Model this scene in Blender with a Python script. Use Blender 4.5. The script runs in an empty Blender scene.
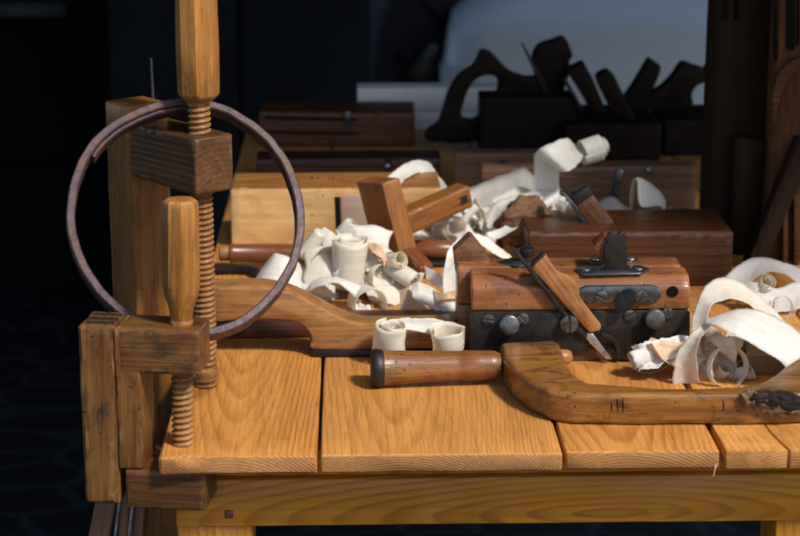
import bpy, bmesh, math, random
from mathutils import Vector, Matrix, noise, Euler
R = math.radians
random.seed(7)
sc = bpy.context.scene
COL = sc.collection
V = Vector

# ------------------------------------------------------------------ camera
F = 1890.0                       # focal length in photo pixels (800 wide)
PITCH = R(15.33); YAW = R(1.5)
CAM = V((0.0, -1.494, 0.573))
GZ = -0.80                       # street level below the bench top (z = 0)
fwd = V((math.sin(YAW)*math.cos(PITCH), math.cos(YAW)*math.cos(PITCH), -math.sin(PITCH)))
rgt = V((math.cos(YAW), -math.sin(YAW), 0))
upv = rgt.cross(fwd)
def ray(px, py): return fwd*F + rgt*(px-400) - upv*(py-268)
def P(px, py, z=0.0):
    d = ray(px, py); t = (z-CAM.z)/d.z; return CAM + d*t
def Q(px, py, y):
    d = ray(px, py); t = (y-CAM.y)/d.y; return CAM + d*t
cd = bpy.data.cameras.new("camera"); cam = bpy.data.objects.new("camera", cd); COL.objects.link(cam)
cam.location = CAM; cam.rotation_euler = fwd.to_track_quat('-Z', 'Y').to_euler()
cd.sensor_width = 36; cd.lens = F/800*36; cd.clip_start = 0.05; cd.clip_end = 200
cd.dof.use_dof = True; cd.dof.focus_distance = 1.74; cd.dof.aperture_fstop = 8.5
sc.camera = cam

# ------------------------------------------------------------------ node helpers
class NT:
    def __init__(s, name):
        s.m = bpy.data.materials.new(name); s.m.use_nodes = True
        s.t = s.m.node_tree; s.b = s.t.nodes['Principled BSDF']; s.out = s.t.nodes['Material Output']
    def n(s, typ, **kw):
        x = s.t.nodes.new(typ)
        for k, v in kw.items():
            if k in ('inp',):
                for a, b in v.items(): s.set(x.inputs[a], b)
            else: setattr(x, k, v)
        return x
    def set(s, sock, v):
        if hasattr(v, 'is_output'): s.t.links.new(v, sock)
        else: sock.default_value = v
    def math(s, op, a, b=0.0, clamp=False):
        x = s.n('ShaderNodeMath', operation=op); x.use_clamp = clamp
        s.set(x.inputs[0], a); s.set(x.inputs[1], b); return x.outputs[0]
    def mix(s, f, a, b, mode='MIX'):
        x = s.n('ShaderNodeMix', data_type='RGBA', blend_type=mode); x.clamp_factor = True
        s.set(x.inputs[0], f); s.set(x.inputs[6], a); s.set(x.inputs[7], b); return x.outputs[2]
    def ramp(s, f, stops, interp='LINEAR'):
        x = s.n('ShaderNodeValToRGB'); cr = x.color_ramp; cr.interpolation = interp
        while len(cr.elements) > len(stops): cr.elements.remove(cr.elements[-1])
        while len(cr.elements) < len(stops): cr.elements.new(1.0)
        for e, (p, c) in zip(cr.elements, stops):
            e.position = p; e.color = (c, c, c, 1) if isinstance(c, (int, float)) else (*c, 1)
        s.set(x.inputs[0], f); return x.outputs[0]
    def noise(s, vec, scale, detail=3, rough=.55, dist=0.0):
        x = s.n('ShaderNodeTexNoise'); s.set(x.inputs['Vector'], vec)
        x.inputs['Scale'].default_value = scale; x.inputs['Detail'].default_value = detail
        x.inputs['Roughness'].default_value = rough; x.inputs['Distortion'].default_value = dist
        return x.outputs[0]
    def mapping(s, vec, loc=(0, 0, 0), rot=(0, 0, 0), scale=(1, 1, 1)):
        x = s.n('ShaderNodeMapping'); s.set(x.inputs[0], vec); s.set(x.inputs[1], loc)
        s.set(x.inputs[2], rot); s.set(x.inputs[3], scale); return x.outputs[0]
    def bump(s, h, strength, dist, normal=None):
        x = s.n('ShaderNodeBump'); x.inputs['Strength'].default_value = strength; x.inputs['Distance'].default_value = dist
        s.set(x.inputs['Height'], h)
        if normal is not None: s.set(x.inputs['Normal'], normal)
        return x.outputs[0]
    def objvec(s, k=1.0):
        tc = s.n('ShaderNodeTexCoord').outputs['Object']
        r = s.n('ShaderNodeObjectInfo').outputs['Random']
        off = s.n('ShaderNodeCombineXYZ', inp={0: s.math('MULTIPLY', r, 7.31*k), 1: s.math('MULTIPLY', r, .021*k), 2: s.math('MULTIPLY', r, .013*k)})
        a = s.n('ShaderNodeVectorMath', operation='ADD'); s.set(a.inputs[0], tc); s.set(a.inputs[1], off.outputs[0])
        return a.outputs[0], r

def wood(name, light, dark, ring=70, dist=3.0, pith=(0, .012, .05), tilt=(0, 3, 4), ringk=.75, streak=.45, blotch=.5,
         rough=.5, bump=.35, holes=0.0, dirt=(.03, .018, .01), dirtk=.35, pores=.4, spec=.4, saw=True, bdist=.0008, shift=.03, wear=.0, endk=.0, fx=6):
    """solid wood whose grain runs along the object's own X axis"""
    s = NT(name); vec, rnd = s.objvec()
    tc = s.n('ShaderNodeTexCoord').outputs['Object']
    sp = s.n('ShaderNodeSeparateXYZ'); s.set(sp.inputs[0], tc)
    x_, y_, z_ = sp.outputs
    r2 = s.math('FRACT', s.math('MULTIPLY', rnd, 17.3))
    ry = s.math('SUBTRACT', s.math('SUBTRACT', y_, pith[1]), s.math('ADD', s.math('MULTIPLY', x_, math.tan(R(tilt[2]))), s.math('MULTIPLY', s.math('SUBTRACT', rnd, .5), shift)))
    rz = s.math('SUBTRACT', s.math('ADD', z_, pith[2]), s.math('ADD', s.math('MULTIPLY', x_, math.tan(R(tilt[1]))), s.math('MULTIPLY', s.math('SUBTRACT', r2, .5), shift)))
    rr = s.math('SQRT', s.math('ADD', s.math('MULTIPLY', ry, ry), s.math('MULTIPLY', rz, rz)))
    spc_ = .314/ring
    wa = s.noise(s.mapping(vec, scale=(4, 13, 13)), 1.0, 2, .4)
    wb = s.noise(s.mapping(vec, scale=(14, 120, 120)), 1.0, 2, .5)
    rr = s.math('ADD', rr, s.math('ADD', s.math('MULTIPLY', s.math('SUBTRACT', wa, .5), dist*.0016), s.math('MULTIPLY', s.math('SUBTRACT', wb, .5), spc_*.35)))
    fr = s.math('FRACT', s.math('DIVIDE', rr, spc_))
    wv = s.ramp(fr, [(0, .05), (.45, .22), (.80, 1.0), (.90, .95), (1.0, .05)]) if saw else fr
    fib = s.noise(s.mapping(vec, scale=(fx, 260, 260)), 1.0, 3, .6)
    fib2 = s.noise(s.mapping(vec, scale=(22, 560, 560)), 1.0, 2, .6)
    big = s.noise(s.mapping(vec, scale=(5, 22, 22)), 1.0, 3, .55)
    bl = s.noise(s.mapping(vec, scale=(26, 52, 52)), 1.0, 6, .72, .5)
    rk = s.math('MULTIPLY', s.ramp(s.noise(s.mapping(vec, scale=(4, 14, 14)), 1.0, 2, .5), [(.3, .35), (.7, 1.0)]), ringk)
    c = s.mix(s.math('MULTIPLY', wv, rk), (*light, 1), (*dark, 1))
    k = s.ramp(fib, [(.3, 1-streak), (.7, 1.0)])
    c = s.mix(1.0, c, k, 'MULTIPLY')
    c = s.mix(s.math('MULTIPLY', s.ramp(big, [(.38, 1.0), (.62, 0)]), blotch), c, s.mix(1.0, c, (*[x*.55+.18*light[0]*0 for x in (1, .86, .75)], 1), 'MULTIPLY'))
    d = s.ramp(bl, [(.50, 0), (.66, 1)])
    c = s.mix(s.math('MULTIPLY', d, dirtk), c, (*dirt, 1))
    po = s.ramp(fib2, [(.56, 0), (.66, 1)])
    c = s.mix(s.math('MULTIPLY', po, pores), c, (*[x*.35 for x in dark], 1))
    h = s.math('ADD', s.math('MULTIPLY', fib, .6), s.math('SUBTRACT', s.math('MULTIPLY', wv, .5), s.math('MULTIPLY', po, .35)))
    if holes:
        vo = s.n('ShaderNodeTexVoronoi'); s.set(vo.inputs['Vector'], vec); vo.inputs['Scale'].default_value = 150
        ho = s.ramp(vo.outputs['Distance'], [(.13, 1), (.18, 0)])
        sel = s.n('ShaderNodeSeparateColor'); s.set(sel.inputs[0], vo.outputs['Color'])
        ho = s.math('MULTIPLY', ho, s.math('GREATER_THAN', sel.outputs[0], 1-holes))
        c = s.mix(ho, c, (.008, .005, .003, 1)); h = s.math('SUBTRACT', h, s.math('MULTIPLY', ho, 1.5))
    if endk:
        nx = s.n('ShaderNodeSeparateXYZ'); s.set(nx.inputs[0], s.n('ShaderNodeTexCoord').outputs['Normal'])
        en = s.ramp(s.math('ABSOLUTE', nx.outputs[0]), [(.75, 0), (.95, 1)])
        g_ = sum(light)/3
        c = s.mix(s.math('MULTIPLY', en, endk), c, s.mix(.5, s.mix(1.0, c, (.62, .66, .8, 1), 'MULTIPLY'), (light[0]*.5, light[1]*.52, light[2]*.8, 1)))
    if wear:
        pt = s.n('ShaderNodeNewGeometry').outputs['Pointiness']
        we = s.math('MULTIPLY', s.ramp(pt, [(.515, 0), (.56, 1)]), s.ramp(s.noise(vec, 55, 4, .65), [(.36, 0), (.6, 1)]))
        c = s.mix(s.math('MULTIPLY', we, wear), c, (*[min(1, x*1.45+.02) for x in light], 1))
    s.set(s.b.inputs['Base Color'], c)
    s.set(s.b.inputs['Roughness'], s.math('ADD', rough-.12, s.math('MULTIPLY', bl, .3)))
    s.b.inputs['Specular IOR Level'].default_value = spec
    s.set(s.b.inputs['Normal'], s.bump(h, bump, bdist))
    return s.m

def metal(name, col, rough=.4, rust=(.05, .025, .014), rustk=.4, metallic=.85, bump=.15, sc_=120):
    s = NT(name); vec, rnd = s.objvec(.2)
    n1 = s.noise(vec, sc_, 5, .65); n2 = s.noise(vec, sc_*.28, 4, .6)
    c = s.mix(s.math('MULTIPLY', s.ramp(n2, [(.42, 0), (.66, 1)]), rustk), (*col, 1), (*rust, 1))
    c = s.mix(s.math('MULTIPLY', s.ramp(n1, [(.46, 0), (.62, 1)]), .6), c, (*[x*.3 for x in col], 1))
    n3 = s.noise(vec, sc_*5, 3, .6); c = s.mix(s.math('MULTIPLY', s.ramp(n3, [(.56, 0), (.7, 1)]), .35), c, (*[min(1, x*2.2) for x in col], 1))
    s.set(s.b.inputs['Base Color'], c)
    s.set(s.b.inputs['Roughness'], s.math('ADD', rough-.15, s.math('MULTIPLY', n1, .35)))
    s.set(s.b.inputs['Metallic'], s.math('SUBTRACT', metallic, s.math('MULTIPLY', s.ramp(n2, [(.45, 0), (.65, 1)]), .5*rustk)))
    s.b.inputs['Specular IOR Level'].default_value = .3
    s.set(s.b.inputs['Normal'], s.bump(n1, bump, .0006)); return s.m

def plain(name, col, rough=.6, var=.25, scale=40, spec=.4, bump=0.0):
    s = NT(name); vec, rnd = s.objvec(.2)
    n1 = s.noise(vec, scale, 4, .6)
    c = s.mix(s.ramp(n1, [(.35, 1), (.65, 0)]), (*col, 1), (*[x*(1-var) for x in col], 1))
    s.set(s.b.inputs['Base Color'], c); s.b.inputs['Roughness'].default_value = rough
    s.b.inputs['Specular IOR Level'].default_value = spec
    if bump: s.set(s.b.inputs['Normal'], s.bump(n1, bump, .001))
    return s.m

def shaving_mat(name, col, col2, tl=.35, warm=0.0):
    s = NT(name)
    uv = s.n('ShaderNodeTexCoord').outputs['UV']
    r = s.n('ShaderNodeObjectInfo').outputs['Random']
    off = s.n('ShaderNodeCombineXYZ', inp={0: s.math('MULTIPLY', r, 13.0), 1: s.math('MULTIPLY', r, 5.0)})
    a = s.n('ShaderNodeVectorMath', operation='ADD'); s.set(a.inputs[0], uv); s.set(a.inputs[1], off.outputs[0]); uvo = a.outputs[0]
    # UV in metres: u along the length, v across
    f1 = s.noise(s.mapping(uvo, scale=(25, 1500, 1)), 1, 3, .6)
    f2 = s.noise(s.mapping(uvo, scale=(60, 60, 1)), 1, 3, .6)
    tr = s.noise(s.mapping(uvo, scale=(420, 25, 1)), 1, 2, .5)          # chatter ripples across the shaving
    f3 = s.noise(s.mapping(uvo, scale=(9, 260, 1)), 1, 2, .6)
    c = s.mix(s.ramp(f3, [(.35, 0), (.68, 1)]), (*col, 1), (*col2, 1))
    c = s.mix(s.math('MULTIPLY', s.ramp(f1, [(.45, 0), (.72, 1)]), .42), c, (*[x*.70 for x in col2], 1))
    c = s.mix(s.math('MULTIPLY', s.ramp(f2, [(.55, 0), (.72, 1)]), .22), c, (.62, .42, .24, 1))
    h = s.math('ADD', s.math('MULTIPLY', f1, .5), s.math('ADD', s.math('MULTIPLY', tr, .08), s.math('MULTIPLY', f2, .7)))
    nrm = s.bump(h, .5, .0010)
    s.set(s.b.inputs['Base Color'], c); s.b.inputs['Roughness'].default_value = .42
    s.b.inputs['Specular IOR Level'].default_value = .45
    s.set(s.b.inputs['Normal'], nrm)
    t = s.n('ShaderNodeBsdfTranslucent'); s.set(t.inputs[0], s.mix(1.0, c, (1.0, .93, .80, 1), 'MULTIPLY')); s.set(t.inputs[1], nrm)
    mx = s.n('ShaderNodeMixShader'); mx.inputs[0].default_value = tl
    s.t.links.new(s.b.outputs[0], mx.inputs[1]); s.t.links.new(t.outputs[0], mx.inputs[2])
    s.t.links.new(mx.outputs[0], s.out.inputs[0]); return s.m

# ------------------------------------------------------------------ materials
M = {}
M['plank'] = wood('bench_pine', (.60, .265, .062), (.36, .115, .016), ring=115, dist=2.6, pith=(0, .0, .055), tilt=(0, 2.3, .6), shift=.05, ringk=.75, streak=.2, blotch=.3, rough=.44, dirtk=.14, dirt=(.20, .072, .015), pores=.3, bump=.6, wear=.3, endk=.9, fx=2)
M['plank_b'] = wood('bench_pine_plain', (.60, .275, .070), (.40, .14, .023), ring=135, dist=2.4, pith=(0, .02, .095), tilt=(0, 1.5, -.8), shift=.05, ringk=.6, streak=.2, blotch=.3, rough=.44, dirtk=.14, dirt=(.20, .072, .015), pores=.3, bump=.6, wear=.3, endk=.9, fx=2)
M['apron'] = wood('bench_apron', (.70, .285, .026), (.36, .105, .008), ring=60, dist=7, pith=(0, .0, .012), tilt=(0, .6, 7.5), shift=.012, ringk=.8, streak=.2, blotch=.4, rough=.4, dirtk=.08, pores=.12, bump=.2, fx=3)
M['clamp'] = wood('clamp_beech', (.275, .115, .023), (.165, .060, .010), ring=60, dist=4, ringk=.4, streak=.4, blotch=.7, rough=.36, dirtk=.6, dirt=(.035, .017, .007), pores=.6, bump=.45, wear=.45)
M['clamp_dirty'] = wood('clamp_beech_stained', (.245, .108, .026), (.135, .050, .011), ring=45, dist=5, ringk=.3, streak=.45, blotch=.9, rough=.42, dirtk=.85, dirt=(.022, .012, .006), pores=.6, bump=.6, holes=.25, wear=.6)
M['clamp_brown'] = wood('clamp_brown', (.150, .062, .020), (.085, .033, .010), ring=60, dist=5, ringk=.35, streak=.4, blotch=.7, rough=.33, dirtk=.6, pores=.5, bump=.35, wear=.7)
M['handle'] = wood('turned_handle', (.47, .205, .047), (.30, .11, .02), ring=50, dist=4, ringk=.4, streak=.4, blotch=.6, rough=.34, dirtk=.5, dirt=(.05, .023, .008), pores=.5, bump=.35, wear=.35, holes=.06)
M['dark_handle'] = wood('worn_dark_handle', (.34, .145, .038), (.21, .078, .016), ring=40, dist=4, ringk=.4, streak=.45, blotch=.7, rough=.34, dirtk=.7, dirt=(.03, .014, .006), pores=.5, bump=.35, holes=.3, spec=.5)
M['screw'] = wood('wooden_screw', (.42, .20, .065), (.24, .10, .028), ring=60, dist=4, ringk=.3, streak=.5, blotch=.6, rough=.36, dirtk=.55, pores=.5, bump=.3, wear=.35)
M['plow'] = wood('plow_pearwood', (.33, .128, .043), (.215, .072, .021), ring=60, dist=5, ringk=.3, streak=.3, blotch=.7, rough=.25, dirtk=.55, pores=.25, bump=.2, holes=.35, wear=.65, spec=.5)
M['wedge'] = wood('wedge_wood', (.38, .155, .042), (.22, .08, .018), ring=60, dist=4, ringk=.5, streak=.4, blotch=.6, rough=.38, dirtk=.55, pores=.4, bump=.3, wear=.4)
M['oak'] = wood('brown_oak', (.125, .042, .012), (.062, .019, .005), ring=50, dist=5, ringk=.5, streak=.55, blotch=.5, rough=.33, dirtk=.3, pores=.9, bump=.5, wear=.5)
M['oak_grey'] = wood('grey_oak', (.27, .135, .075), (.14, .062, .032), ring=70, dist=4, ringk=.6, streak=.5, blotch=.4, rough=.5, dirtk=.2, pores=.7, bump=.4, wear=.3)
M['tote'] = wood('tote_walnut', (.42, .205, .062), (.21, .082, .020), ring=34, dist=6, pith=(0, .02, .0), tilt=(0, 3, 8), shift=.01, ringk=.65, streak=.45, blotch=.5, rough=.36, dirtk=.35, pores=.5, bump=.3, wear=.3)
M['rosewood'] = wood('dark_rosewood', (.17, .048, .017), (.06, .015, .006), ring=45, dist=3, ringk=.8, streak=.6, blotch=.4, rough=.4, dirtk=.3, pores=.4, bump=.25)
M['rosewood2'] = wood('purple_rosewood', (.10, .038, .026), (.035, .012, .009), ring=45, dist=3, ringk=.8, streak=.6, blotch=.4, rough=.35, dirtk=.3, pores=.4, bump=.25)
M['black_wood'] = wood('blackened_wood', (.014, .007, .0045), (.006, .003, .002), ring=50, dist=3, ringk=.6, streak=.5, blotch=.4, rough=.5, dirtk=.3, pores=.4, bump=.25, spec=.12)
M['pale'] = wood('pale_maple', (.64, .395, .155), (.55, .315, .115), ring=30, dist=4, ringk=.3, streak=.12, blotch=.8, rough=.5, dirtk=.45, dirt=(.34, .15, .04), pores=.15, bump=.15, holes=.03)
M['orange'] = wood('orange_wood', (.36, .16, .04), (.22, .085, .018), ring=60, dist=3, ringk=.5, streak=.35, blotch=.5, rough=.45, dirtk=.3, pores=.4, bump=.3)
M['pink'] = wood('pink_plug', (.42, .29, .22), (.34, .22, .16), ring=60, dist=2, ringk=.3, streak=.2, blotch=.2, rough=.5, dirtk=.05, pores=.1, bump=.1)
M['white_wood'] = wood('white_pine', (.82, .79, .75), (.72, .69, .65), ring=50, dist=2, ringk=.3, streak=.15, blotch=.15, rough=.5, dirtk=.05, pores=.08, bump=.1)
M['square'] = wood('square_wood', (.34, .135, .030), (.20, .07, .014), ring=70, dist=3, ringk=.4, streak=.45, blotch=.5, rough=.36, dirtk=.4, pores=.7, bump=.3, wear=.4)
M['cherry'] = wood('cherry_handle', (.22, .075, .026), (.13, .04, .014), ring=60, dist=2, ringk=.4, streak=.3, blotch=.4, rough=.3, dirtk=.25, pores=.3, bump=.15)
M['brace'] = wood('crooked_branch_wood', (.35, .150, .032), (.17, .060, .011), ring=26, dist=9, pith=(0, .01, .02), tilt=(0, 3, 6), ringk=.35, streak=.4, blotch=.7, rough=.28, dirtk=.8, dirt=(.03, .015, .006), pores=.5, bump=.4, holes=.2, spec=.5)
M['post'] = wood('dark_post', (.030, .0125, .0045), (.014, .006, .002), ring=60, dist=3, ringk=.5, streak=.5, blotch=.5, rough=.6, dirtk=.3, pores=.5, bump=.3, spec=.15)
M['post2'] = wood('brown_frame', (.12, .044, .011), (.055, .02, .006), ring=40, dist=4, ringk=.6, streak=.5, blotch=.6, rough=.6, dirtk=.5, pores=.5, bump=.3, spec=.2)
M['bark'] = plain('bark', (.030, .020, .016), .85, .8, 160, .2, 1.0)
M['bark_pale'] = plain('torn_wood', (.20, .115, .055), .75, .6, 220, .2, .8)
M['horn'] = wood('horn', (.36, .25, .15), (.16, .10, .06), ring=50, dist=3, ringk=.6, streak=.3, blotch=.6, rough=.25, dirtk=.2, pores=.1, bump=.1)
M['lump'] = wood('rough_cork_wood', (.30, .15, .065), (.18, .08, .03), ring=120, dist=8, ringk=.5, streak=.5, blotch=.7, rough=.7, dirtk=.3, pores=.5, bump=.9)
M['black_end'] = plain('black_end', (.022, .015, .012), .5, .5, 90, .4, .3)
M['iron'] = metal('dark_iron', (.019, .017, .0165), .34, (.030, .019, .012), .8, .25, .12)
M['iron2'] = metal('worn_iron', (.17, .17, .175), .24, (.05, .04, .03), .45, .9, .15)
M['steel'] = metal('bright_steel', (.55, .55, .56), .3, (.2, .15, .1), .15, .9)
M['brass'] = metal('old_brass', (.34, .26, .10), .4, (.10, .07, .03), .3, .9)
M['hoop'] = metal('hoop_iron', (.070, .046, .054), .42, (.115, .045, .024), .85, .25, .4, 160)
M['gap_shade'] = plain('hole_shade', (.006, .005, .004), .9, .3, 60, .1)  # near-black solids stand in for the shade inside openings, nothing is cut
M['shav_white'] = shaving_mat('shaving_white', (.93, .92, .89), (.88, .85, .79), .46)
M['shav_cream'] = shaving_mat('shaving_cream', (.92, .89, .82), (.87, .81, .68), .48)
M['shav_peach'] = shaving_mat('shaving_peach', (.82, .62, .43), (.76, .53, .34), .40)

# ------------------------------------------------------------------ object helpers
W = {}
def link(o, mw, parent=None):
    COL.objects.link(o); W[o] = mw.copy()
    if parent is not None: o.parent = parent; o.matrix_basis = W[parent].inverted() @ mw
    else: o.matrix_basis = mw
    return o
def tag(o, label=None, cat=None, group=None, kind=None):
    if label: o['label'] = label
    if cat: o['category'] = cat
    if group: o['group'] = group
    if kind: o['kind'] = kind
    return o
def thing(name, label, cat, loc, rz=0.0, group=None):
    o = bpy.data.objects.new(name, None); o.empty_display_size = .02
    link(o, Matrix.Translation(V(loc)) @ Matrix.Rotation(rz, 4, 'Z'))
    return tag(o, label, cat, group)
def obj(name, bm, mat, parent=None, mw=None, smooth=40, label=None):
    me = bpy.data.meshes.new(name)
    bmesh.ops.recalc_face_normals(bm, faces=bm.faces[:])
    bm.to_mesh(me); bm.free()
    for m in (mat if isinstance(mat, (list, tuple)) else [mat]): me.materials.append(M[m] if isinstance(m, str) else m)
    if smooth:
        for p in me.polygons: p.use_smooth = True
        me.set_sharp_from_angle(angle=R(smooth))
    o = bpy.data.objects.new(name, me)
    link(o, mw if mw is not None else Matrix.Identity(4), parent)
    if label: o['label'] = label
    return o
def frame(x, up=(0, 0, 1), loc=(0, 0, 0)):
    """matrix with local X along x, local Z close to up"""
    x = V(x).normalized(); z = V(up); z = (z - x*z.dot(x)).normalized(); y = z.cross(x)
    m = Matrix((x, y, z)).transposed().to_4x4(); m.translation = V(loc); return m
def T(loc, rz=0.0): return Matrix.Translation(V(loc)) @ Matrix.Rotation(rz, 4, 'Z')

def axis_list(h, r, n):
    k = 4
    a = [-h + r*(1-math.cos(math.pi/2*i/k)) for i in range(k)]
    inner = [-(h-r) + 2*(h-r)*i/n for i in range(n+1)]
    return a + inner + [-x for x in reversed(a)]
def rbox(sx, sy, sz, r=.002, amp=.0003, nf=35, div=None, bm=None, off=(0, 0, 0), mw=None, seed=None):
    """box with rounded, slightly uneven edges; grain along X"""
    bm = bm or bmesh.new(); seed = random.random()*50 if seed is None else seed
    h = (sx/2, sy/2, sz/2); r = min(r, min(h)*.95)
    st = div or max(max(sx, sy, sz)/26, .004)
    ax = [axis_list(h[i], r, max(1, min(34, int(2*h[i]/st)))) for i in range(3)]
    vd = {}
    def vert(i, j, k):
        if (i, j, k) in vd: return vd[(i, j, k)]
        p = V((ax[0][i], ax[1][j], ax[2][k]))
        q = V((p.x*nf, p.y*nf, p.z*nf)) + V((seed, seed*.7, 0))
        rr = r
        c = V(tuple(max(-(h[a]-rr), min(h[a]-rr, p[a])) for a in range(3)))
        d = p-c
        if d.length > 1e-9:
            ex = sum(1 for a in range(3) if abs(d[a]) > rr*.2)
            p = c + d.normalized()*rr
            if ex > 1: p -= d.normalized()*rr*(.6*max(0, noise.noise(q*1.6))+.8*max(0, noise.noise(q*4)-.12)) * (1 if amp > 0 else 0)
        if amp: p += noise.noise_vector(q)*amp
        p = p + V(off)
        if mw is not None: p = mw @ p
        vd[(i, j, k)] = bm.verts.new(p); return vd[(i, j, k)]
    n = [len(a)-1 for a in ax]
    for (a, b, c) in ((0, 1, 2), (1, 2, 0), (2, 0, 1)):
        for side in (0, n[c]):
            for u in range(n[a]):
                for w in range(n[b]):
                    idx = []
                    for du, dw in ((0, 0), (1, 0), (1, 1), (0, 1)):
                        t = [0, 0, 0]; t[a] = u+du; t[b] = w+dw; t[c] = side; idx.append(vert(*t))
                    try: bm.faces.new(idx)
                    except ValueError: pass
    return bm
def prism(pts, depth, bevel=.001, seg=2, bm=None, sub=0, amp=0, axis='Y'):
    """2-D outline in local (x,z) extruded along local y by depth (centred); axis 'Z': outline in (x,y), z from 0 to depth"""
    b2 = bmesh.new()
    if axis == 'Y': vs = [b2.verts.new((p[0], -depth/2, p[1])) for p in pts]
    else: vs = [b2.verts.new((p[0], p[1], 0)) for p in pts]
    f = b2.faces.new(vs)
    ext = bmesh.ops.extrude_face_region(b2, geom=[f])
    dv = V((0, depth, 0)) if axis == 'Y' else V((0, 0, depth))
    bmesh.ops.translate(b2, vec=dv, verts=[g for g in ext['geom'] if isinstance(g, bmesh.types.BMVert)])
    bmesh.ops.recalc_face_normals(b2, faces=b2.faces[:])
    if bevel:
        ed = [e for e in b2.edges if len(e.link_faces) == 2 and e.calc_face_angle(0) > R(30)]
        bmesh.ops.bevel(b2, geom=ed, offset=bevel, segments=seg, affect='EDGES', profile=.5, clamp_overlap=True)
    if amp:
        for v in b2.verts: v.co += noise.noise_vector(v.co*40)*amp
    if bm is None: return b2
    me = bpy.data.meshes.new('t'); b2.to_mesh(me); b2.free(); bm.from_mesh(me); bpy.data.meshes.remove(me); return bm
def smooth_poly(pts, n=4, closed=True):
    """Catmull-Rom through 2-D/3-D points"""
    out = []; L = len(pts); rng = range(L) if closed else range(L-1)
    for i in rng:
        g = (lambda k: pts[k % L]) if closed else (lambda k: pts[max(0, min(L-1, k))])
        p0, p1, p2, p3 = V(g(i-1)), V(g(i)), V(g(i+1)), V(g(i+2))
        for j in range(n):
            t = j/n
            out.append(.5*((2*p1)+(p2-p0)*t+(2*p0-5*p1+4*p2-p3)*t*t+(3*p1-p0-3*p2+p3)*t**3))
    if not closed: out.append(V(pts[-1]))
    return out
def loft(rings, caps=True, bm=None):
    bm = bm or bmesh.new(); rv = [[bm.verts.new(p) for p in r] for r in rings]; n = len(rings[0])
    for a, b in zip(rv, rv[1:]):
        for i in range(n): bm.faces.new((a[i], a[(i+1) % n], b[(i+1) % n], b[i]))
    if caps: bm.faces.new(list(reversed(rv[0]))); bm.faces.new(rv[-1])
    return bm
def turned(prof, seg=32, bm=None, amp=0, mw=None):
    """(x, r, oct) list: turned about local X; oct 0..1 blends round to octagon"""
    rings = []
    for q in prof:
        x, r = q[0], q[1]; o = q[2] if len(q) > 2 else 0
        ring = []
        for i in range(seg):
            t = 2*math.pi*i/seg
            a = (t + math.pi/8) % (math.pi/4) - math.pi/8
            k = (1-o) + o*(math.cos(math.pi/8)*.5+.5)/math.cos(a)
            p = V((x, r*k*math.cos(t), r*k*math.sin(t)))
            if amp: p += noise.noise_vector(p*50)*amp
            ring.append(mw @ p if mw is not None else p)
        rings.append(ring)
    return loft(rings, True, bm)
def thread(x0, x1, r, pitch, depth, seg=36, tip=None):
    """wooden screw thread about local X"""
    n = int((x1-x0)/pitch*10); rings = []
    for i in range(n+1):
        x = x0+(x1-x0)*i/n; ring = []
        for j in range(seg):
            t = 2*math.pi*j/seg
            ph = (x/pitch - j/seg) % 1.0
            tri = 1-abs(2*ph-1); tri = min(1, tri*1.35)
            k = 1.0
            if tip:
                e = (x1-x)/tip
                if e < 1: k = .62+.38*e; tri = tri*e+1*(1-e)
            rr = (r-depth*(1-tri)**1.0)*k*(1+.018*noise.noise(V((x*90, t, 0)))+.02*tri*min(0, noise.noise(V((x*260, t*2.2, 7)))))
            ring.append(V((x, rr*math.cos(t), rr*math.sin(t))))
        rings.append(ring)
    return loft(rings)
def tube(path, rad, seg=10, bm=None, flat=1.0):
    bm = bm or bmesh.new(); rings = []; up = V((0, .3, 1))
    for i, p in enumerate(path):
        p = V(p); d = (V(path[min(i+1, len(path)-1)])-V(path[max(i-1, 0)])).normalized()
        a = up.cross(d)
        if a.length < 1e-4: a = V((1, 0, 0)).cross(d)
        a.normalize(); b = d.cross(a); r = rad[i] if isinstance(rad, (list, tuple)) else rad
        rings.append([p + a*r*math.cos(2*math.pi*j/seg) + b*r*flat*math.sin(2*math.pi*j/seg) for j in range(seg)])
    return loft(rings, True, bm)
def px_prism(name, mat, pts, y, depth, parent, bevel=.001, smooth_n=0, back=0.0, **kw):
    """outline given in photo pixels, read in the vertical plane at depth y, then given real thickness behind it"""
    c = Q(sum(p[0] for p in pts)/len(pts), sum(p[1] for p in pts)/len(pts), y)
    w = [Q(p[0], p[1], y) for p in pts]
    loc = [(q.x-c.x, q.z-c.z) for q in w]
    if smooth_n: loc = [(q.x, q.y) for q in smooth_poly([V((a, b)) for a, b in loc], smooth_n)]
    rot = kw.get('rot', 0.0)   # turn the grain by rot in the outline plane
    if rot:
        ca, sa = math.cos(-rot), math.sin(-rot); loc = [(a*ca-b*sa, a*sa+b*ca) for a, b in loc]
    bm = prism(loc, depth, bevel, 2)
    mw = Matrix.Translation((c.x, y+depth/2+back, c.z)) @ Matrix.Rotation(-rot, 4, 'Y')
    return obj(name, bm, mat, parent, mw)
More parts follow.
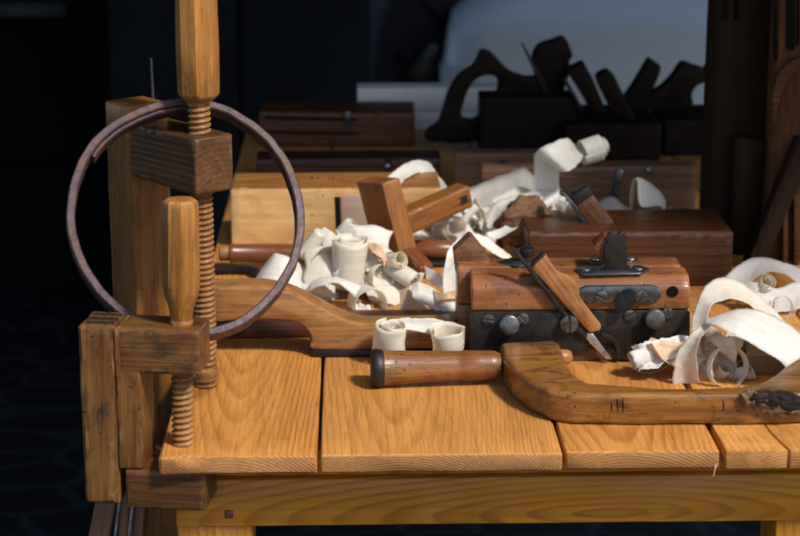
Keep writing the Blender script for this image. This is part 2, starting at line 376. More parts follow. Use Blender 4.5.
def block(name, mat, x0, x1, py_back, py_front, py_bot, parent=None, z0=0.0, yaw=0.0, r=.003, amp=.0003, top_mat=None, depth=None):
    """box standing at z0: front bottom edge, front top edge and back top edge read from photo rows"""
    xm = (x0+x1)/2; f = P(xm, py_bot, z0); y0 = f.y; zt = Q(xm, py_front, y0).z
    y1 = P(xm, py_back, zt).y if depth is None else y0+depth
    a, b = Q(x0, py_front, y0), Q(x1, py_front, y0); L = (b.x-a.x)/math.cos(yaw)
    bm = rbox(L, y1-y0, zt-z0, r, amp)
    c = V(((a.x+b.x)/2, (y0+y1)/2, (z0+zt)/2))
    if top_mat:
        bm.normal_update()
        for fc in bm.faces:
            if fc.normal.z > .6 or fc.normal.z < -.6: fc.material_index = 1
        mat = [mat, top_mat]
    o = obj(name, bm, mat, parent, T(c, yaw)); o_info[o] = (y0, y1, zt, a.x, b.x); return o
o_info = {}
def slotted(name, px, py, y, r_px, ang, parent, mat='iron', depth=.003):
    """round screw head facing the viewer with a real slot"""
    c = Q(px, py, y); r = r_px*(c-CAM).length/F; n = 28; bm = bmesh.new()
    sw = r*.13; sd = depth*.5
    def half(sgn):
        a0 = math.asin(sw/r); pts = []
        for i in range(15):
            t = a0+(math.pi-2*a0)*i/14; pts.append((r*math.cos(t), sgn*r*math.sin(t)))
        if sgn < 0: pts.reverse()
        prism(pts, depth, r*.10, 2, bm)
    half(1); half(-1)
    b2 = [(r*.97*math.cos(2*math.pi*i/n), r*.97*math.sin(2*math.pi*i/n)) for i in range(n)]
    nb = len(bm.verts); prism(b2, depth*.5, 0, 1, bm)
    bm.verts.ensure_lookup_table()
    for v in bm.verts[nb:]: v.co.y += depth*.25
    return obj(name, bm, mat, parent, Matrix.Translation(c) @ Matrix.Rotation(ang, 4, 'Y'))
def knob(name, px, py, y, r_px, length, parent, mat='iron2', to=(0.05, -1, .12)):
    c = Q(px, py, y); r = r_px*(c-CAM).length/F
    prof = [(-.006, r*.6), (0, r*.62), (.0005, r*.95), (length*.2, r), (length*.8, r), (length*.93, r*.93), (length, r*.75), (length*1.03, r*.3)]
    return obj(name, turned(prof, 30, amp=.0002), mat, parent, frame(to, (0, 0, 1), c))

exec_parts = []
# ================================================================== SETTING
def cobble_mat():
    s = NT('cobbles'); vec, r = s.objvec(0)
    v2 = s.mapping(vec, scale=(1, 1.45, 1))
    wob = s.n('ShaderNodeTexNoise'); s.set(wob.inputs[0], v2); wob.inputs['Scale'].default_value = 6
    a = s.n('ShaderNodeVectorMath', operation='MULTIPLY_ADD'); s.set(a.inputs[0], wob.outputs[1]); a.inputs[1].default_value = (.05, .05, 0); s.set(a.inputs[2], v2)
    vo = s.n('ShaderNodeTexVoronoi', feature='DISTANCE_TO_EDGE'); s.set(vo.inputs['Vector'], a.outputs[0]); vo.inputs['Scale'].default_value = 6.0; vo.inputs['Randomness'].default_value = .62
    vc = s.n('ShaderNodeTexVoronoi'); s.set(vc.inputs['Vector'], a.outputs[0]); vc.inputs['Scale'].default_value = 6.0; vc.inputs['Randomness'].default_value = .62
    j = s.ramp(vo.outputs[0], [(.02, 1), (.09, 0)])
    n1 = s.noise(vec, 40, 4, .6)
    st = s.mix(n1, (.005, .0055, .007, 1), (.012, .0125, .016, 1))
    c = s.mix(j, st, (.022, .023, .028, 1))
    s.set(s.b.inputs['Base Color'], c); s.b.inputs['Roughness'].default_value = .7; s.b.inputs['Specular IOR Level'].default_value = .15
    h = s.math('ADD', s.ramp(vo.outputs[0], [(0, 0), (.14, 1)]), s.math('MULTIPLY', n1, .2))
    s.set(s.b.inputs['Normal'], s.bump(h, .6, .012)); return s.m
bm = bmesh.new(); bmesh.ops.create_grid(bm, x_segments=20, y_segments=20, size=20)
g = obj('street', bm, cobble_mat(), None, Matrix.Translation((0, 10, GZ)), 0); tag(g, kind='structure')

# dark house wall far behind, and an unseen awning added overhead to shade the back of the bench
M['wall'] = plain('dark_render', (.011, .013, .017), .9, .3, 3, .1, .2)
M['wall_far'] = plain('darkened_wall', (.0035, .004, .0055), .95, .4, 3, .05)  # colour darkened so the sunlit far wall still looks black
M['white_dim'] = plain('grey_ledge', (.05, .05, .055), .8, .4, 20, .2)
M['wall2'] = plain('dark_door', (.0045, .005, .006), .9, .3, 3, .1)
t = thing('house_wall', 'black house wall in deep shade at the far left behind the bench', 'wall', (-1.6, 3.4, GZ))
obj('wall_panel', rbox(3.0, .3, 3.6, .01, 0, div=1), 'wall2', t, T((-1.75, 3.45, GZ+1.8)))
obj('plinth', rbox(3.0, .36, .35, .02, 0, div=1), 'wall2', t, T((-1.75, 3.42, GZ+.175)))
c = Q(5, 10, 3.25); obj('ledge', rbox(.30, .06, .035, .006, 0, div=.05), 'white_dim', t, T((c.x, 3.27, c.z)))
t = thing('cabinet', 'tall blue black cabinet standing in the dark behind the bench left of the car', 'cabinet', (-.35, 2.9, GZ))
xa_, xb_ = Q(109, 60, 2.75).x, Q(371, 60, 2.75).x
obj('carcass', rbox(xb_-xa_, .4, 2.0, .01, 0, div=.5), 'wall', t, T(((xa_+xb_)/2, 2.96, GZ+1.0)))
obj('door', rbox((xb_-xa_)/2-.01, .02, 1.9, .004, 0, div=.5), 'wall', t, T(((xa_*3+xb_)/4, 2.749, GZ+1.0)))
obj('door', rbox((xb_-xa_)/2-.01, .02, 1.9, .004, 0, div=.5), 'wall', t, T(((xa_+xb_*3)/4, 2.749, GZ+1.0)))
t = thing('garage_wall', 'dark rendered wall far behind the parked car', 'wall', (2, 9.2, GZ))
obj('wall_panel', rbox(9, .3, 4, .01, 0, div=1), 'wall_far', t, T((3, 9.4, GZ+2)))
M['canvas'] = plain('shade_canvas', (.045, .045, .05), .9, .2, 30, .1, .2)
t = thing('shade_awning', 'unseen dark canvas awning added above the workbench to shade its back', 'awning', (0, .6, 1.2))
obj('canvas', rbox(5.0, 4.3, .02, .005, .004, nf=2, div=.6), 'canvas', t, T((.25, 2.28, 1.30)))
obj('shade_valance', rbox(5.0, .012, .12, .003, .004, nf=3, div=.4), 'canvas', t, T((.25, .12, 1.235)))

obj('side_shade_flap', rbox(.012, 2.6, .42, .003, .004, nf=3, div=.4), 'canvas', t, T((1.02, 1.12, 1.075)))  # unseen flap added to keep sun off the timber frame
# ================================================================== WORKBENCH
TH = .0165
def gx(px, py=452): return P(px, py, 0).x
bench = thing('workbench', 'honey coloured pine workbench of wide planks on a deep front apron', 'workbench', (gx(420), .7, GZ))
pe = [(gx(160), gx(317.2)), (gx(320.6), gx(562.4)), (gx(566), gx(720.5)), (gx(727), gx(905)), (gx(908), gx(1080))]
for i, (a, b) in enumerate(pe):
    ln = 1.44; y0 = (0, .0005, .003, .002, .001)[i]
    if i != 3:
        bm = rbox(ln, b-a, TH, .0022, .00035, nf=22, div=.022)
        obj('plank', bm, 'plank' if i in (0, 2, 4) else 'plank_b', bench, Matrix.Translation(((a+b)/2, y0+ln/2, -TH/2)) @ Matrix.Rotation(R(90), 4, 'Z'))
    else:
        # a plank with a long drying crack running in from its front edge
        c0, c1 = gx(788, 448)-0, P(768, 428, 0).x; ym = (a+b)/2
        bm = bmesh.new(); m0 = ym
        A = [(-ln/2, m0-a), (-ln/2, m0-c0+.0013), (-ln/2+.05, m0-c1+.0006), (-ln/2+.16, m0-c1+.006), (-ln/2+.2, m0-b), (-ln/2+.2, m0-a)]
        A = [(-ln/2, m0-a), (-ln/2, m0-c0+.0010), (-ln/2+.045, m0-c1+.0005), (-ln/2+.14, m0-c1+.0035), (ln/2, m0-c1+.0035), (ln/2, m0-a)]
        B = [(-ln/2, m0-c0-.0010), (-ln/2, m0-b), (ln/2, m0-b), (ln/2, m0-c1+.0030), (-ln/2+.14, m0-c1+.0030), (-ln/2+.045, m0-c1-.0005)]
        prism(A, TH, .0012, 2, bm, axis='Z'); prism(B, TH, .0012, 2, bm, axis='Z')
        obj('plank', bm, 'plank', bench, Matrix.Translation((ym, y0+ln/2, -TH)) @ Matrix.Rotation(R(90), 4, 'Z'), label='plank with a long drying crack')
AY = .052
za = Q(400, 478, AY).z; zb = Q(400, 525, AY).z; xa = Q(175.5, 500, AY).x; xb = xa+.95
ap = obj('apron', rbox(xb-xa, .026, za-zb, .0015, .0003, nf=15), 'apron', bench, T(((xa+xb)/2, AY+.013, (za+zb)/2)))
obj('ledger', rbox(xb-xa-.01, .03, -TH-za-.0008, .001, .0002), 'apron', bench, T(((xa+xb)/2+.004, AY+.022, (-TH+za)/2)))
c = Q(229, 514, AY); obj('peg', rbox(.012, .0075, .0075, .001, .0002), 'clamp_brown', ap, frame((0, 1, 0), (0, 0, 1), (c.x, AY+.0045, c.z)))
for (x0, x1) in ((177, 252), (775.5, 850)):
    a, b = Q(x0, 530, AY+.004).x, Q(x1, 530, AY+.004).x
    for yy in (AY+.004,):
        obj('leg', rbox(zb-GZ, b-a, .06, .002, .0003), 'apron', bench, frame((0, 0, 1), (0, -1, 0), ((a+b)/2, yy+.03, (zb+GZ)/2-.0003)))
obj('rear_rail', rbox(xb-xa, .026, .07, .002, 0), 'apron', bench, T(((xa+xb)/2, 1.36, -TH-.036)))

# ================================================================== LARGE CLAMP (behind)
S = P(207, 386, 0); aA = R(39); d = V((math.sin(aA), -math.cos(aA), 0)); rzA = math.atan2(d.y, d.x)
big = thing('screw_clamp', 'large wooden clamp behind the iron hoop, its screw handle rising out of the picture', 'clamp', (S.x, S.y, 0))
ws = .043; spc = V((S.x, S.y, 0)) - d*.104
zt = Q(141, 101, spc.y).z; zbt = -.26
obj('spine', rbox(zt-zbt, ws, ws, .002, .0004), 'clamp', big, frame((0, 0, 1), d, spc+V((0, 0, (zt+zbt)/2))))
ec = V((S.x, S.y, 0))+d*.022; b0 = Q(215, 193, ec.y).z; b1 = Q(215, 136.5, ec.y).z
def arm(z0, z1, mat): 
    x0, x1 = -.104+ws/2-.004, .022
    return obj('arm', rbox(x1-x0, .042, z1-z0, .0022, .0004), mat, big, frame(d, (0, 0, 1), V((S.x, S.y, (z0+z1)/2))+d*((x0+x1)/2)))
arm(b0, b1, 'clamp_brown'); arm(-.115, -.07, 'clamp_brown')
zs = Q(200, 100, S.y).z
o = obj('screw', thread(0, zs+.001, .0104, .0052, .0027, tip=None), 'screw', big, frame((0, 0, 1), (0, 1, 0), (S.x, S.y, .001)))
obj('screw_tip', turned([(0, .0066), (.003, .0072), (.013, .0108), (.0165, .0112), (.018, .0095)], 32, amp=.0002), 'screw', o, frame((0, 0, 1), (0, 1, 0), (S.x, S.y, .0008)))
hz = zs-.002
o = obj('handle', turned([(0, .0112, 0), (.0022, .0122, 0), (.0032, .0140, .3), (.0055, .0165, .8), (.0085, .0180, 1), (.05, .0186, 1), (.09, .0180, 1), (.16, .0168, 1), (.19, .0150, 1), (.2, .011, .6)], 64, amp=.0003), 'handle', big, frame((0, 0, 1), (.38, .92, 0), (S.x, S.y, hz)), 30)
# bit of iron spike sticking up behind the spine
sp = Q(153, 97, spc.y+.02)
obj('spike', tube([sp-V((0, 0, .03)), sp, Q(151, 58, spc.y+.02)], [.0018, .0017, .0012], 8), 'iron2', big, label='thin iron spike on top of the spine')

# ================================================================== SMALL CLAMP (front)
SB = P(183, 444, 0); aB = R(9); dB = V((math.cos(aB), -math.sin(aB), 0)); nB = V((-dB.y, dB.x, 0))*1.0
small = thing('screw_clamp', 'smaller worn wooden clamp gripping the left front corner of the bench', 'clamp', (SB.x, SB.y, 0))
yb = SB.y
z_t = Q(115, 322, yb).z; z_b = Q(115, 499, yb).z
sc_ = (V((SB.x, yb, .57))-CAM).length/F
def atB(px): return (Q(px, 400, yb).x-SB.x)/math.cos(aB)
xl, xg, xr = atB(86), atB(121.5), atB(147)
up3 = (0, 0, 1)
zA = min(Q(170, 458.5, yb).z, -TH-.001)+.0004
sp_ = obj('spine', rbox(z_t-z_b, .044, xg-xl, .0032, .0005, nf=28), 'clamp_dirty', small, frame((0, 0, 1), dB, V((SB.x, SB.y, (z_t+z_b)/2))+dB*((xl+xg)/2)))
obj('cheek', rbox(z_t-.002-zA, .0425, xr-xg-.0002, .0022, .0005, nf=28), 'clamp_dirty', small, frame((0, 0, 1), dB, V((SB.x, SB.y, (z_t-.002+zA)/2))+dB*((xg+xr)/2)))
a0, a1 = Q(165, 323.5, yb).z, Q(165, 367, yb).z; l0, l1 = Q(170, 458.5, yb).z, Q(170, 501, yb).z
xe = atB(208)
def armB(z0, z1, x0, x1, mat): return obj('arm', rbox(x1-x0, .0432, z0-z1, .0022, .0005, nf=28), mat, small, frame(dB, up3, V((SB.x, SB.y, (z0+z1)/2))+dB*((x0+x1)/2)))
armB(a0, a1, xg+.004, xe-.001, 'clamp_dirty'); armB(min(l0, -TH-.001), l1, xg+.0055, xe+.001, 'clamp_brown')
# finger-joint tongues showing on top of the spine
for k in (-1, 0, 1):
    p = V((SB.x, SB.y, z_t-.0002))+dB*((xl+xg)/2+.002)+V((-dB.y, dB.x, 0))*(k*.0115)
    obj('joint_tongue', rbox((xg-xl)*.8, .0052, .0016, .0006, .0001), 'black_end', small, frame(dB, up3, p))
obj('screw', thread(0, a1+.003, .0095, .0053, .0027), 'screw', small, frame((.020, 0, 1), (0, 1, 0), (SB.x, SB.y, .0005)))
hb = a0-.002; ht = Q(180, 199, yb).z
L = ht-hb
obj('handle', turned([(0, .0092), (.004, .0098), (.006, .0090), (.009, .0096), (.016, .0105), (.026, .0140, .3), (.034, .0150, .8), (.045, .0152, 1), (L*.7, .0150, 1), (L-.006, .0146, 1), (L-.002, .0136, 1), (L, .0115, .9)], 64, amp=.0003), 'handle', small, frame((.020, 0, 1), (.25, .97, 0), (SB.x+.020*hb, SB.y, hb)), 30)

# ================================================================== IRON HOOP hung over the big clamp's arm
Tp, Bp, Lp, Rp = Q(187, 104, .205), Q(186, 333, .072), Q(70, 214, .125), Q(300, 222, .150)
C = (Tp+Bp+Lp+Rp)/4; u = (Rp-Lp)/2; v = (Tp-Bp)/2; nrm = u.cross(v).normalized()
def hoop_bm(a0, a1, dr, rad, ax, n=120):
    rings = []
    for i in range(n+1):
        a = a0+(a1-a0)*i/n; p = C+u*math.cos(a)+v*math.sin(a); rd = (p-C).normalized(); p = p+rd*dr
        jt = noise.noise(V((math.cos(a)*1.3, math.sin(a)*1.3, 3)))*.0035+noise.noise(V((math.cos(a)*9, math.sin(a)*9, 3)))*.0007; p = p+rd*jt
        h, w = rad/2, ax/2; k = .0012
        rings.append([p+rd*s*h2+nrm*t*w2 for (s, t, h2, w2) in ((-1, -1, h, w-k), (-1, 1, h, w-k), (-1, 1, h-k, w), (1, 1, h-k, w), (1, 1, h, w-k), (1, -1, h, w-k), (1, -1, h-k, w), (-1, -1, h-k, w))])
    return loft(rings)
hp = thing('iron_hoop', 'rusty iron barrel hoop hanging over the arm of the large clamp', 'hoop', Bp)
obj('band', hoop_bm(0, 2*math.pi, 0, .0075, .017, 160), 'hoop', hp, None, 35)
obj('lap_joint', hoop_bm(R(80), R(150), -.0060, .0036, .014, 60), 'hoop', hp, None, 35)

# ================================================================== WOODEN TOTE with iron sole and dark board behind
y1 = P(340, 357, 0).y
t = thing('curved_plane', 'brown wooden plane with swan curved top and thin iron sole near the curls', 'plane', P(380, 357, 0))
pts = [(204, 290), (225, 288), (250, 286.5), (270, 288), (288, 292), (304, 299), (322, 308), (340, 317.5), (356, 323), (372, 325), (400, 325), (440, 324), (456, 325), (456, 349), (430, 349.6), (380, 349.8), (313, 350), (312, 342), (310, 334), (305, 327.5), (298, 323), (286, 320.5), (268, 319), (240, 319.5), (204, 321)]
px_prism('body', 'tote', pts, y1, .034, t, .0028, 2)
px_prism('iron_sole', 'iron', [(312.5, 350.4), (457, 350.0), (457, 357.2), (312.5, 357.6)], y1-.0015, .037, t, .0006)
block('moulding_plane', 'rosewood', 196, 462, 318, 321, 338, None, r=.002, depth=.04)
tag(COL.objects['moulding_plane'], 'dark red brown streaked plank lying behind the swan curved plane', 'plane')

# ================================================================== PLOW PLANE (the detailed one)
y0 = P(580, 362, 0).y
pl = thing('plough_plane', 'brown plough plane with iron side plate, slotted screws and a slanted wedge', 'plane', P(580, 362, 0))
def X(px, py=300, y=None): return Q(px, py, y if y is not None else y0).x
zP = Q(580, 311, y0).z; zF = Q(580, 288, y0).z; zC = Q(580, 274.5, y0+.011).z
zB = Q(580, 266, y0+.040).z; yB2 = P(580, 257.5, zB).y
fx0, fx1 = X(471.5), X(690)
def xprism(name, mat, prof, x0, x1, parent, bevel=.002, amp=.0003):
    """profile in (y,z) extruded along world x"""
    pts = [(-p[0], p[1]) for p in prof]
    cy = sum(p[0] for p in pts)/len(pts); cz = sum(p[1] for p in pts)/len(pts)
    b2 = bmesh.new(); n = 24; ring = []
    rings = []
    for i in range(n+1):
        x = x0+(x1-x0)*i/n - (x0+x1)/2
        rings.append([V((x, -(p[0]-cy), p[1]-cz)) for p in pts])
    loft(rings, True, b2)
    bmesh.ops.recalc_face_normals(b2, faces=b2.faces[:])
    ed = [e for e in b2.edges if len(e.link_faces) == 2 and e.calc_face_angle(0) > R(25)]
    bmesh.ops.bevel(b2, geom=ed, offset=bevel, segments=3, affect='EDGES', profile=.5, clamp_overlap=True)
    for v in b2.verts: v.co += noise.noise_vector(v.co*45+V((x0*9, 0, 0)))*amp
    return obj(name, b2, mat, parent, Matrix.Translation(((x0+x1)/2, -cy, cz)))
xprism('fence', 'plow', [(y0, zP+.0004), (y0, zF), (y0+.0105, zC), (y0+.037, zC+.0006), (y0+.037, zP+.0004)], fx0, fx1, pl, .0028)
xprism('lower_fence', 'clamp_brown', [(y0+.002, .0005), (y0+.002, zP-.0004), (y0+.037, zP-.0004), (y0+.037, .0005)], fx0+.001, fx1-.001, pl, .001)
bx0, bx1 = Q(457.5, 290, y0+.038).x, Q(682, 265, y0+.038).x
zM = Q(458, 305, y0+.038).z
xprism('body', 'plow', [(y0+.0375, zM+.0006), (y0+.0375, zB-.008), (y0+.0425, zB), (yB2, zB), (yB2+.004, zB-.006), (yB2+.004, zM+.0006)], bx0, bx1, pl, .0026)
xprism('sole', 'plow', [(y0+.0385, .0006), (y0+.0385, zM-.0004), (yB2+.004, zM-.0004), (yB2+.004, .0006)], bx0, bx1, pl, .0012)
# iron side plate with a hooked cut-out low on the right
yp = y0-.0015
plate = [(469.5, 313), (690, 312), (690, 355), (686, 360), (622, 360.5), (620.5, 349), (616, 341), (609, 336.5), (601, 335), (594, 336), (589, 340), (589, 351), (574, 351.5), (572, 360.5), (470, 361)]
px_prism('side_plate', 'iron', plate, yp-.0015, .003, pl, .0006)
px_prism('plate_lip', 'iron', [(590, 345), (614, 344.5), (615, 348.5), (590, 349)], yp+.0005, .006, pl, .0005)
ys = yp-.0032
px_prism('hook', 'iron', smooth_poly([V((602, 333.5)), V((611, 336)), V((618, 342)), V((621, 350)), V((621, 359)), V((616.5, 359)), V((616, 350)), V((613, 343.5)), V((607, 339)), V((601, 337.5))], 3), ys-.002, .005, pl, .0008)
for (px, py, r, a) in ((488.5, 320, 6.2, R(8)), (523, 319, 6.2, R(48)), (630, 315.5, 6.0, R(-35)), (668, 313.5, 6.0, R(80))):
    slotted('screw_head', px, py, ys, r, a, pl, 'iron2', depth=.0014)
knob('knob', 508, 323.5, ys, 10.6, .013, pl); knob('knob', 653.5, 318, ys, 10.4, .011, pl)
# long iron strap on the wooden fence
st = [(577.5, 295), (579.5, 289), (586, 286.5), (652, 285.5), (659, 287.5), (662, 293), (660.5, 299), (653, 302), (588, 303.5), (580, 301)]
px_prism('strap', 'iron2', st, y0-.0042, .005, pl, .0012)
slotted('screw_head', 601, 297, y0-.0058, 6.4, R(28), pl, 'iron2'); slotted('screw_head', 641, 296.5, y0-.0058, 6.4, R(-62), pl, 'iron2')
c = Q(625, 301, y0-.012); rr = 13.5*(c-CAM).length/F
bm = turned([(-.0016, rr*.72), (-.0010, rr*.97), (0, rr), (.0010, rr*.97), (.0016, rr*.7), (.0018, rr*.3)], 36)
bmesh.ops.scale(bm, vec=(1, .62, 1), verts=bm.verts[:])
ws_ = obj('thumb_screw', bm, 'iron', pl, frame((-.38, -.80, .28), (.62, 0, .78), c))
obj('shank', tube([c+V((0, .001, 0)), V((c.x, y0+.001, c.z+.001))], .003, 12), 'iron2', ws_)
c = Q(672.5, 291.5, y0-.0004); rr = 5.6*(c-CAM).length/F
obj('hole', turned([(0, rr), (.0006, rr*1.02), (.0007, rr*.8)], 26), 'gap_shade', pl, frame((0, -1, 0), (0, 0, 1), c))
# wedge and blade
px_prism('blade', 'iron', [(509, 246.5), (514, 247), (520, 254), (541, 281), (563, 309), (575, 323), (588, 334), (586, 340), (574, 329), (557, 309), (536, 281)], y0-.0072, .0035, pl, .0005, rot=R(-55))
px_prism('blade_tip', 'steel', [(582, 333), (593, 333.5), (612.5, 359.5), (606, 359.2), (590.5, 344)], y0-.0068, .003, pl, .0004, rot=R(-55))
wd = [(531, 267.5), (534, 263), (543.5, 254.2), (547, 256), (551, 263), (557, 271), (563, 274.5), (571, 277.5), (576.5, 283), (579.5, 290), (579.5, 296.5), (584, 303), (590, 311), (601.5, 325.5), (600.5, 330.5), (591, 333.5), (588.5, 332), (560, 300)]
px_prism('wedge', 'wedge', wd, y0-.0085, .0095, pl, .0016, rot=R(-55))
px_prism('wedge_end', 'black_end', [(530.8, 266.5), (533.7, 262.6), (543, 254), (545.6, 255.2), (535.5, 264.6), (532.6, 268.6)], y0-.0091, .0098, pl, .0006)
slotted('screw_head', 569, 324, ys-.0045, 9.3, R(90), pl, 'iron2', .0035)
# depth stop: base plates, standing plate with two lobes, wooden stub
zc_ = zC+.0006
def flat(name, mat, pts, z, h, parent, bevel=.0005):
    w = [P(p[0], p[1], z) for p in pts]; cx = sum(q.x for q in w)/len(w); cy = sum(q.y for q in w)/len(w)
    return obj(name, prism([(q.x-cx, q.y-cy) for q in w], h, bevel, 2, axis='Z'), mat, parent, Matrix.Translation((cx, cy, z-h)))
bp = flat('stop_base', 'iron2', [(574, 269), (584, 265.8), (640, 265), (650, 268.2), (641, 273), (583, 274)], zc_+.0018, .002, pl)
for q in ((586, 269.7), (639, 268.7)):
    c = P(q[0], q[1], zc_+.0018); obj('screw_head', turned([(0, .0036), (.0005, .0034), (.0008, .002)], 20), 'steel', bp, frame((0, 0, 1), (1, 0, 0), c))
bp2 = flat('stop_base', 'iron2', [(587, 259.5), (594, 257.0), (632, 256.5), (639, 259), (632, 262.0), (594, 262.6)], zB+.0018, .002, pl)
for q in ((596, 259.6), (631, 259.1)):
    c = P(q[0], q[1], zB+.0018); obj('screw_head', turned([(0, .0036), (.0012, .0032), (.0018, .0015)], 20), 'steel', bp2, frame((0, 0, 1), (1, 0, 0), c))
ysl = P(615, 270, zc_+.0018).y
lob = [(604.5, 270.2), (604.8, 244.5), (607.6, 243.2), (606.4, 239), (607.3, 235), (610.5, 232.4), (613.8, 233), (616.2, 235.6), (618.4, 232.8), (622, 231.6), (625.6, 233.6), (627.2, 237.2), (626.4, 241.2), (625, 243.2), (627.8, 244.2), (627.6, 269.8)]
px_prism('stop_plate', 'iron', lob, ysl, .004, pl, .0006)
px_prism('stop_block', 'cherry', [(593.5, 247), (605.5, 235.5), (612, 240), (612, 262), (600, 263)], ysl+.006, .022, pl, .001)
# knurled post on its own plate
zz = zB
flat('post_plate', 'iron2', [(497, 261.5), (507, 258.6), (528, 258), (540, 263), (519, 266)], zz+.0016, .002, pl)
c = P(526.5, 261, zz+.001)
obj('post', turned([(0, .0072), (.004, .0072), (.0045, .0066), (.0065, .0066), (.007, .0076), (.012, .0080), (.0135, .0074), (.0142, .005)], 30), 'iron', pl, frame((0, 0, 1), (1, 0, 0), c))
px_prism('front_block', 'clamp_brown', [(453.5, 252), (470, 235.8), (473, 238), (489.5, 259), (489, 275), (456, 275)], y0+.060, .022, pl, .0014)

# ================================================================== CROOKED CLAMP lying in front
bz = .029
br = thing('screw_clamp', 'crooked wooden clamp lying flat with a bark scar and a turned handle', 'clamp', P(640, 425, 0))
top = [(500.5, 343), (512, 342), (554, 341.5), (560, 345), (564, 354), (570, 369), (577, 377), (590, 383.5), (640, 387), (704, 388), (740, 386.5), (760, 382), (778, 371), (800, 355), (822, 338), (852, 332)]
bot = [(900, 405), (880, 418), (840, 423.5), (760, 425.5), (640, 426), (575, 425.5), (550, 422), (530, 413), (512, 399), (502, 384)]
poly = [P(a, b, bz) for a, b in top]+[P(a, b, 0) for a, b in bot]
cx, cy = P(640, 400, .014).x, P(640, 400, .014).y
bm = prism([(q.x-cx, q.y-cy) for q in poly], bz, 0, 1, axis='Z')
bmesh.ops.subdivide_edges(bm, edges=[e for e in bm.edges if e.calc_length() > .02], cuts=4)
ed = [e for e in bm.edges if len(e.link_faces) == 2 and abs(e.link_faces[0].normal.z-e.link_faces[1].normal.z) > .5]
bmesh.ops.bevel(bm, geom=ed, offset=.0075, segments=6, affect='EDGES', profile=.5, clamp_overlap=True)
for v in bm.verts: v.co += noise.noise_vector(v.co*30)*.0014 + noise.noise_vector(v.co*120)*.0004
body = obj('bow', bm, 'brace', br, Matrix.Translation((cx, cy, .0006)), 60)
# bark scar: a ragged hollow with dark bark, ringed by torn pale fibres
def lumpy(center, sx, sy, sz, amp, f, seed, sub=4):
    bm = bmesh.new(); bmesh.ops.create_icosphere(bm, subdivisions=sub, radius=1)
    for v in bm.verts:
        p = v.co.copy(); n_ = noise.fractal(p*f+V((seed, 0, 0)), 1.0, 2.0, 4)
        v.co = V((p.x*sx, p.y*sy, p.z*sz))*(1+amp*n_)
    return bm
ys_ = P(775, 424, .004).y
for (px, py, sx, sz, mat, nm, dy, sd) in ((752, 399, .010, .0085, 'bark_pale', 'torn_edge', .0042, 1), (777, 404, .024, .0100, 'bark_pale', 'torn_edge', .0036, 9), (783, 402, .022, .0085, 'bark', 'bark_scar', .0024, 5), (760, 399, .012, .0062, 'bark', 'bark_scar', .0032, 12)):
    yq = ys_+dy+(.004 if py < 399 else 0)
    c = Q(px, py, yq); obj(nm, lumpy(c, sx, .0042, sz, .35, 2.2, sd), mat, body, Matrix.Translation(c) @ Matrix.Rotation(R(12), 4, 'Y'), 50)
for (px, a, b) in ((611, 401, 411), (617, 399, 412), (622.5, 398, 412), (723, 400, 411)):
    p0, p1 = Q(px, a, ys_+.0012), Q(px+.6, b, ys_-.0004)
    obj('knife_cut', tube([p0, (p0+p1)/2-V((0, .0006, 0)), p1], [.0004, .0007, .0004], 6), 'gap_shade', body)
# handle with its screw through the corner block
ha = P(437, 366.5, .0178)
hx = lambda px: (Q(px, 366, ha.y).x-ha.x)
hd = V((1, .06, 0)).normalized()
prof = [(hx(370.5), .010), (hx(371.3), .0148), (hx(373), .0172), (hx(377), .0178), (hx(381.5), .0172), (hx(383), .0166), (hx(395), .0160), (hx(415), .0152), (hx(440), .0146), (hx(455), .0143), (hx(462), .0141), (hx(463), .0147), (hx(480), .0142), (hx(486), .0138), (hx(490), .0140), (hx(495), .0134), (hx(500.5), .0110)]
h = obj('handle', turned(prof, 40, amp=.0005), 'dark_handle', br, frame(hd, (0, 0, 1), ha), 50)
obj('end_cap', turned([(hx(370.3), .009), (hx(371.1), .0150), (hx(373), .0174), (hx(377), .0180), (hx(382), .0174), (hx(383.5), .0164), (hx(384), .012)], 40, amp=.0005), 'black_end', h, frame(hd, (0, 0, 1), ha), 50)
c = P(563, 357, .019); obj('screw_tip', turned([(-.012, .0075), (0, .0075), (.005, .0068), (.008, .005), (.009, .002)], 24, amp=.0002), 'wedge', br, frame((1, .1, 0), (0, 0, 1), c))
yj = P(765, 377, 0).y
px_prism('jaw_pad', 'horn', smooth_poly([V((746, 352)), V((749, 343)), V((757, 336)), V((768, 344)), V((779, 356)), V((787, 368)), V((781, 374)), V((766, 379)), V((756, 383)), V((750, 374))], 3), yj+.004, .03, br, .003)

# ================================================================== BLOCKS AND PLANES BEHIND
t = thing('block_plane', 'pale maple plane lying on its side with a dark mouth slot behind the left shavings', 'plane', P(335, 247, 0))
o = block('body', 'pale', 230, 441, 172, 188, 247, t, r=.0022, top_mat='orange'); yq = o_info[o][0]
px_prism('mouth', 'gap_shade', [(334.5, 197), (340.5, 197), (341.5, 229), (336, 230)], yq-.0006, .004, t, .0002)
px_prism('mouth_plug', 'pink', [(341.8, 196), (367, 195), (367, 228), (342.5, 229)], yq-.0010, .005, t, .0004)
zt_ = o_info[o][2]
for (px, w) in ((312, 3.2), (318, 1.2), (329, 1.2), (333, 2.2)):
    q = P(px, 178, zt_); obj('stamp', rbox(w/900, .006, .0006, .0001, 0), 'black_end', t, T((q.x, q.y, zt_+.0002)))

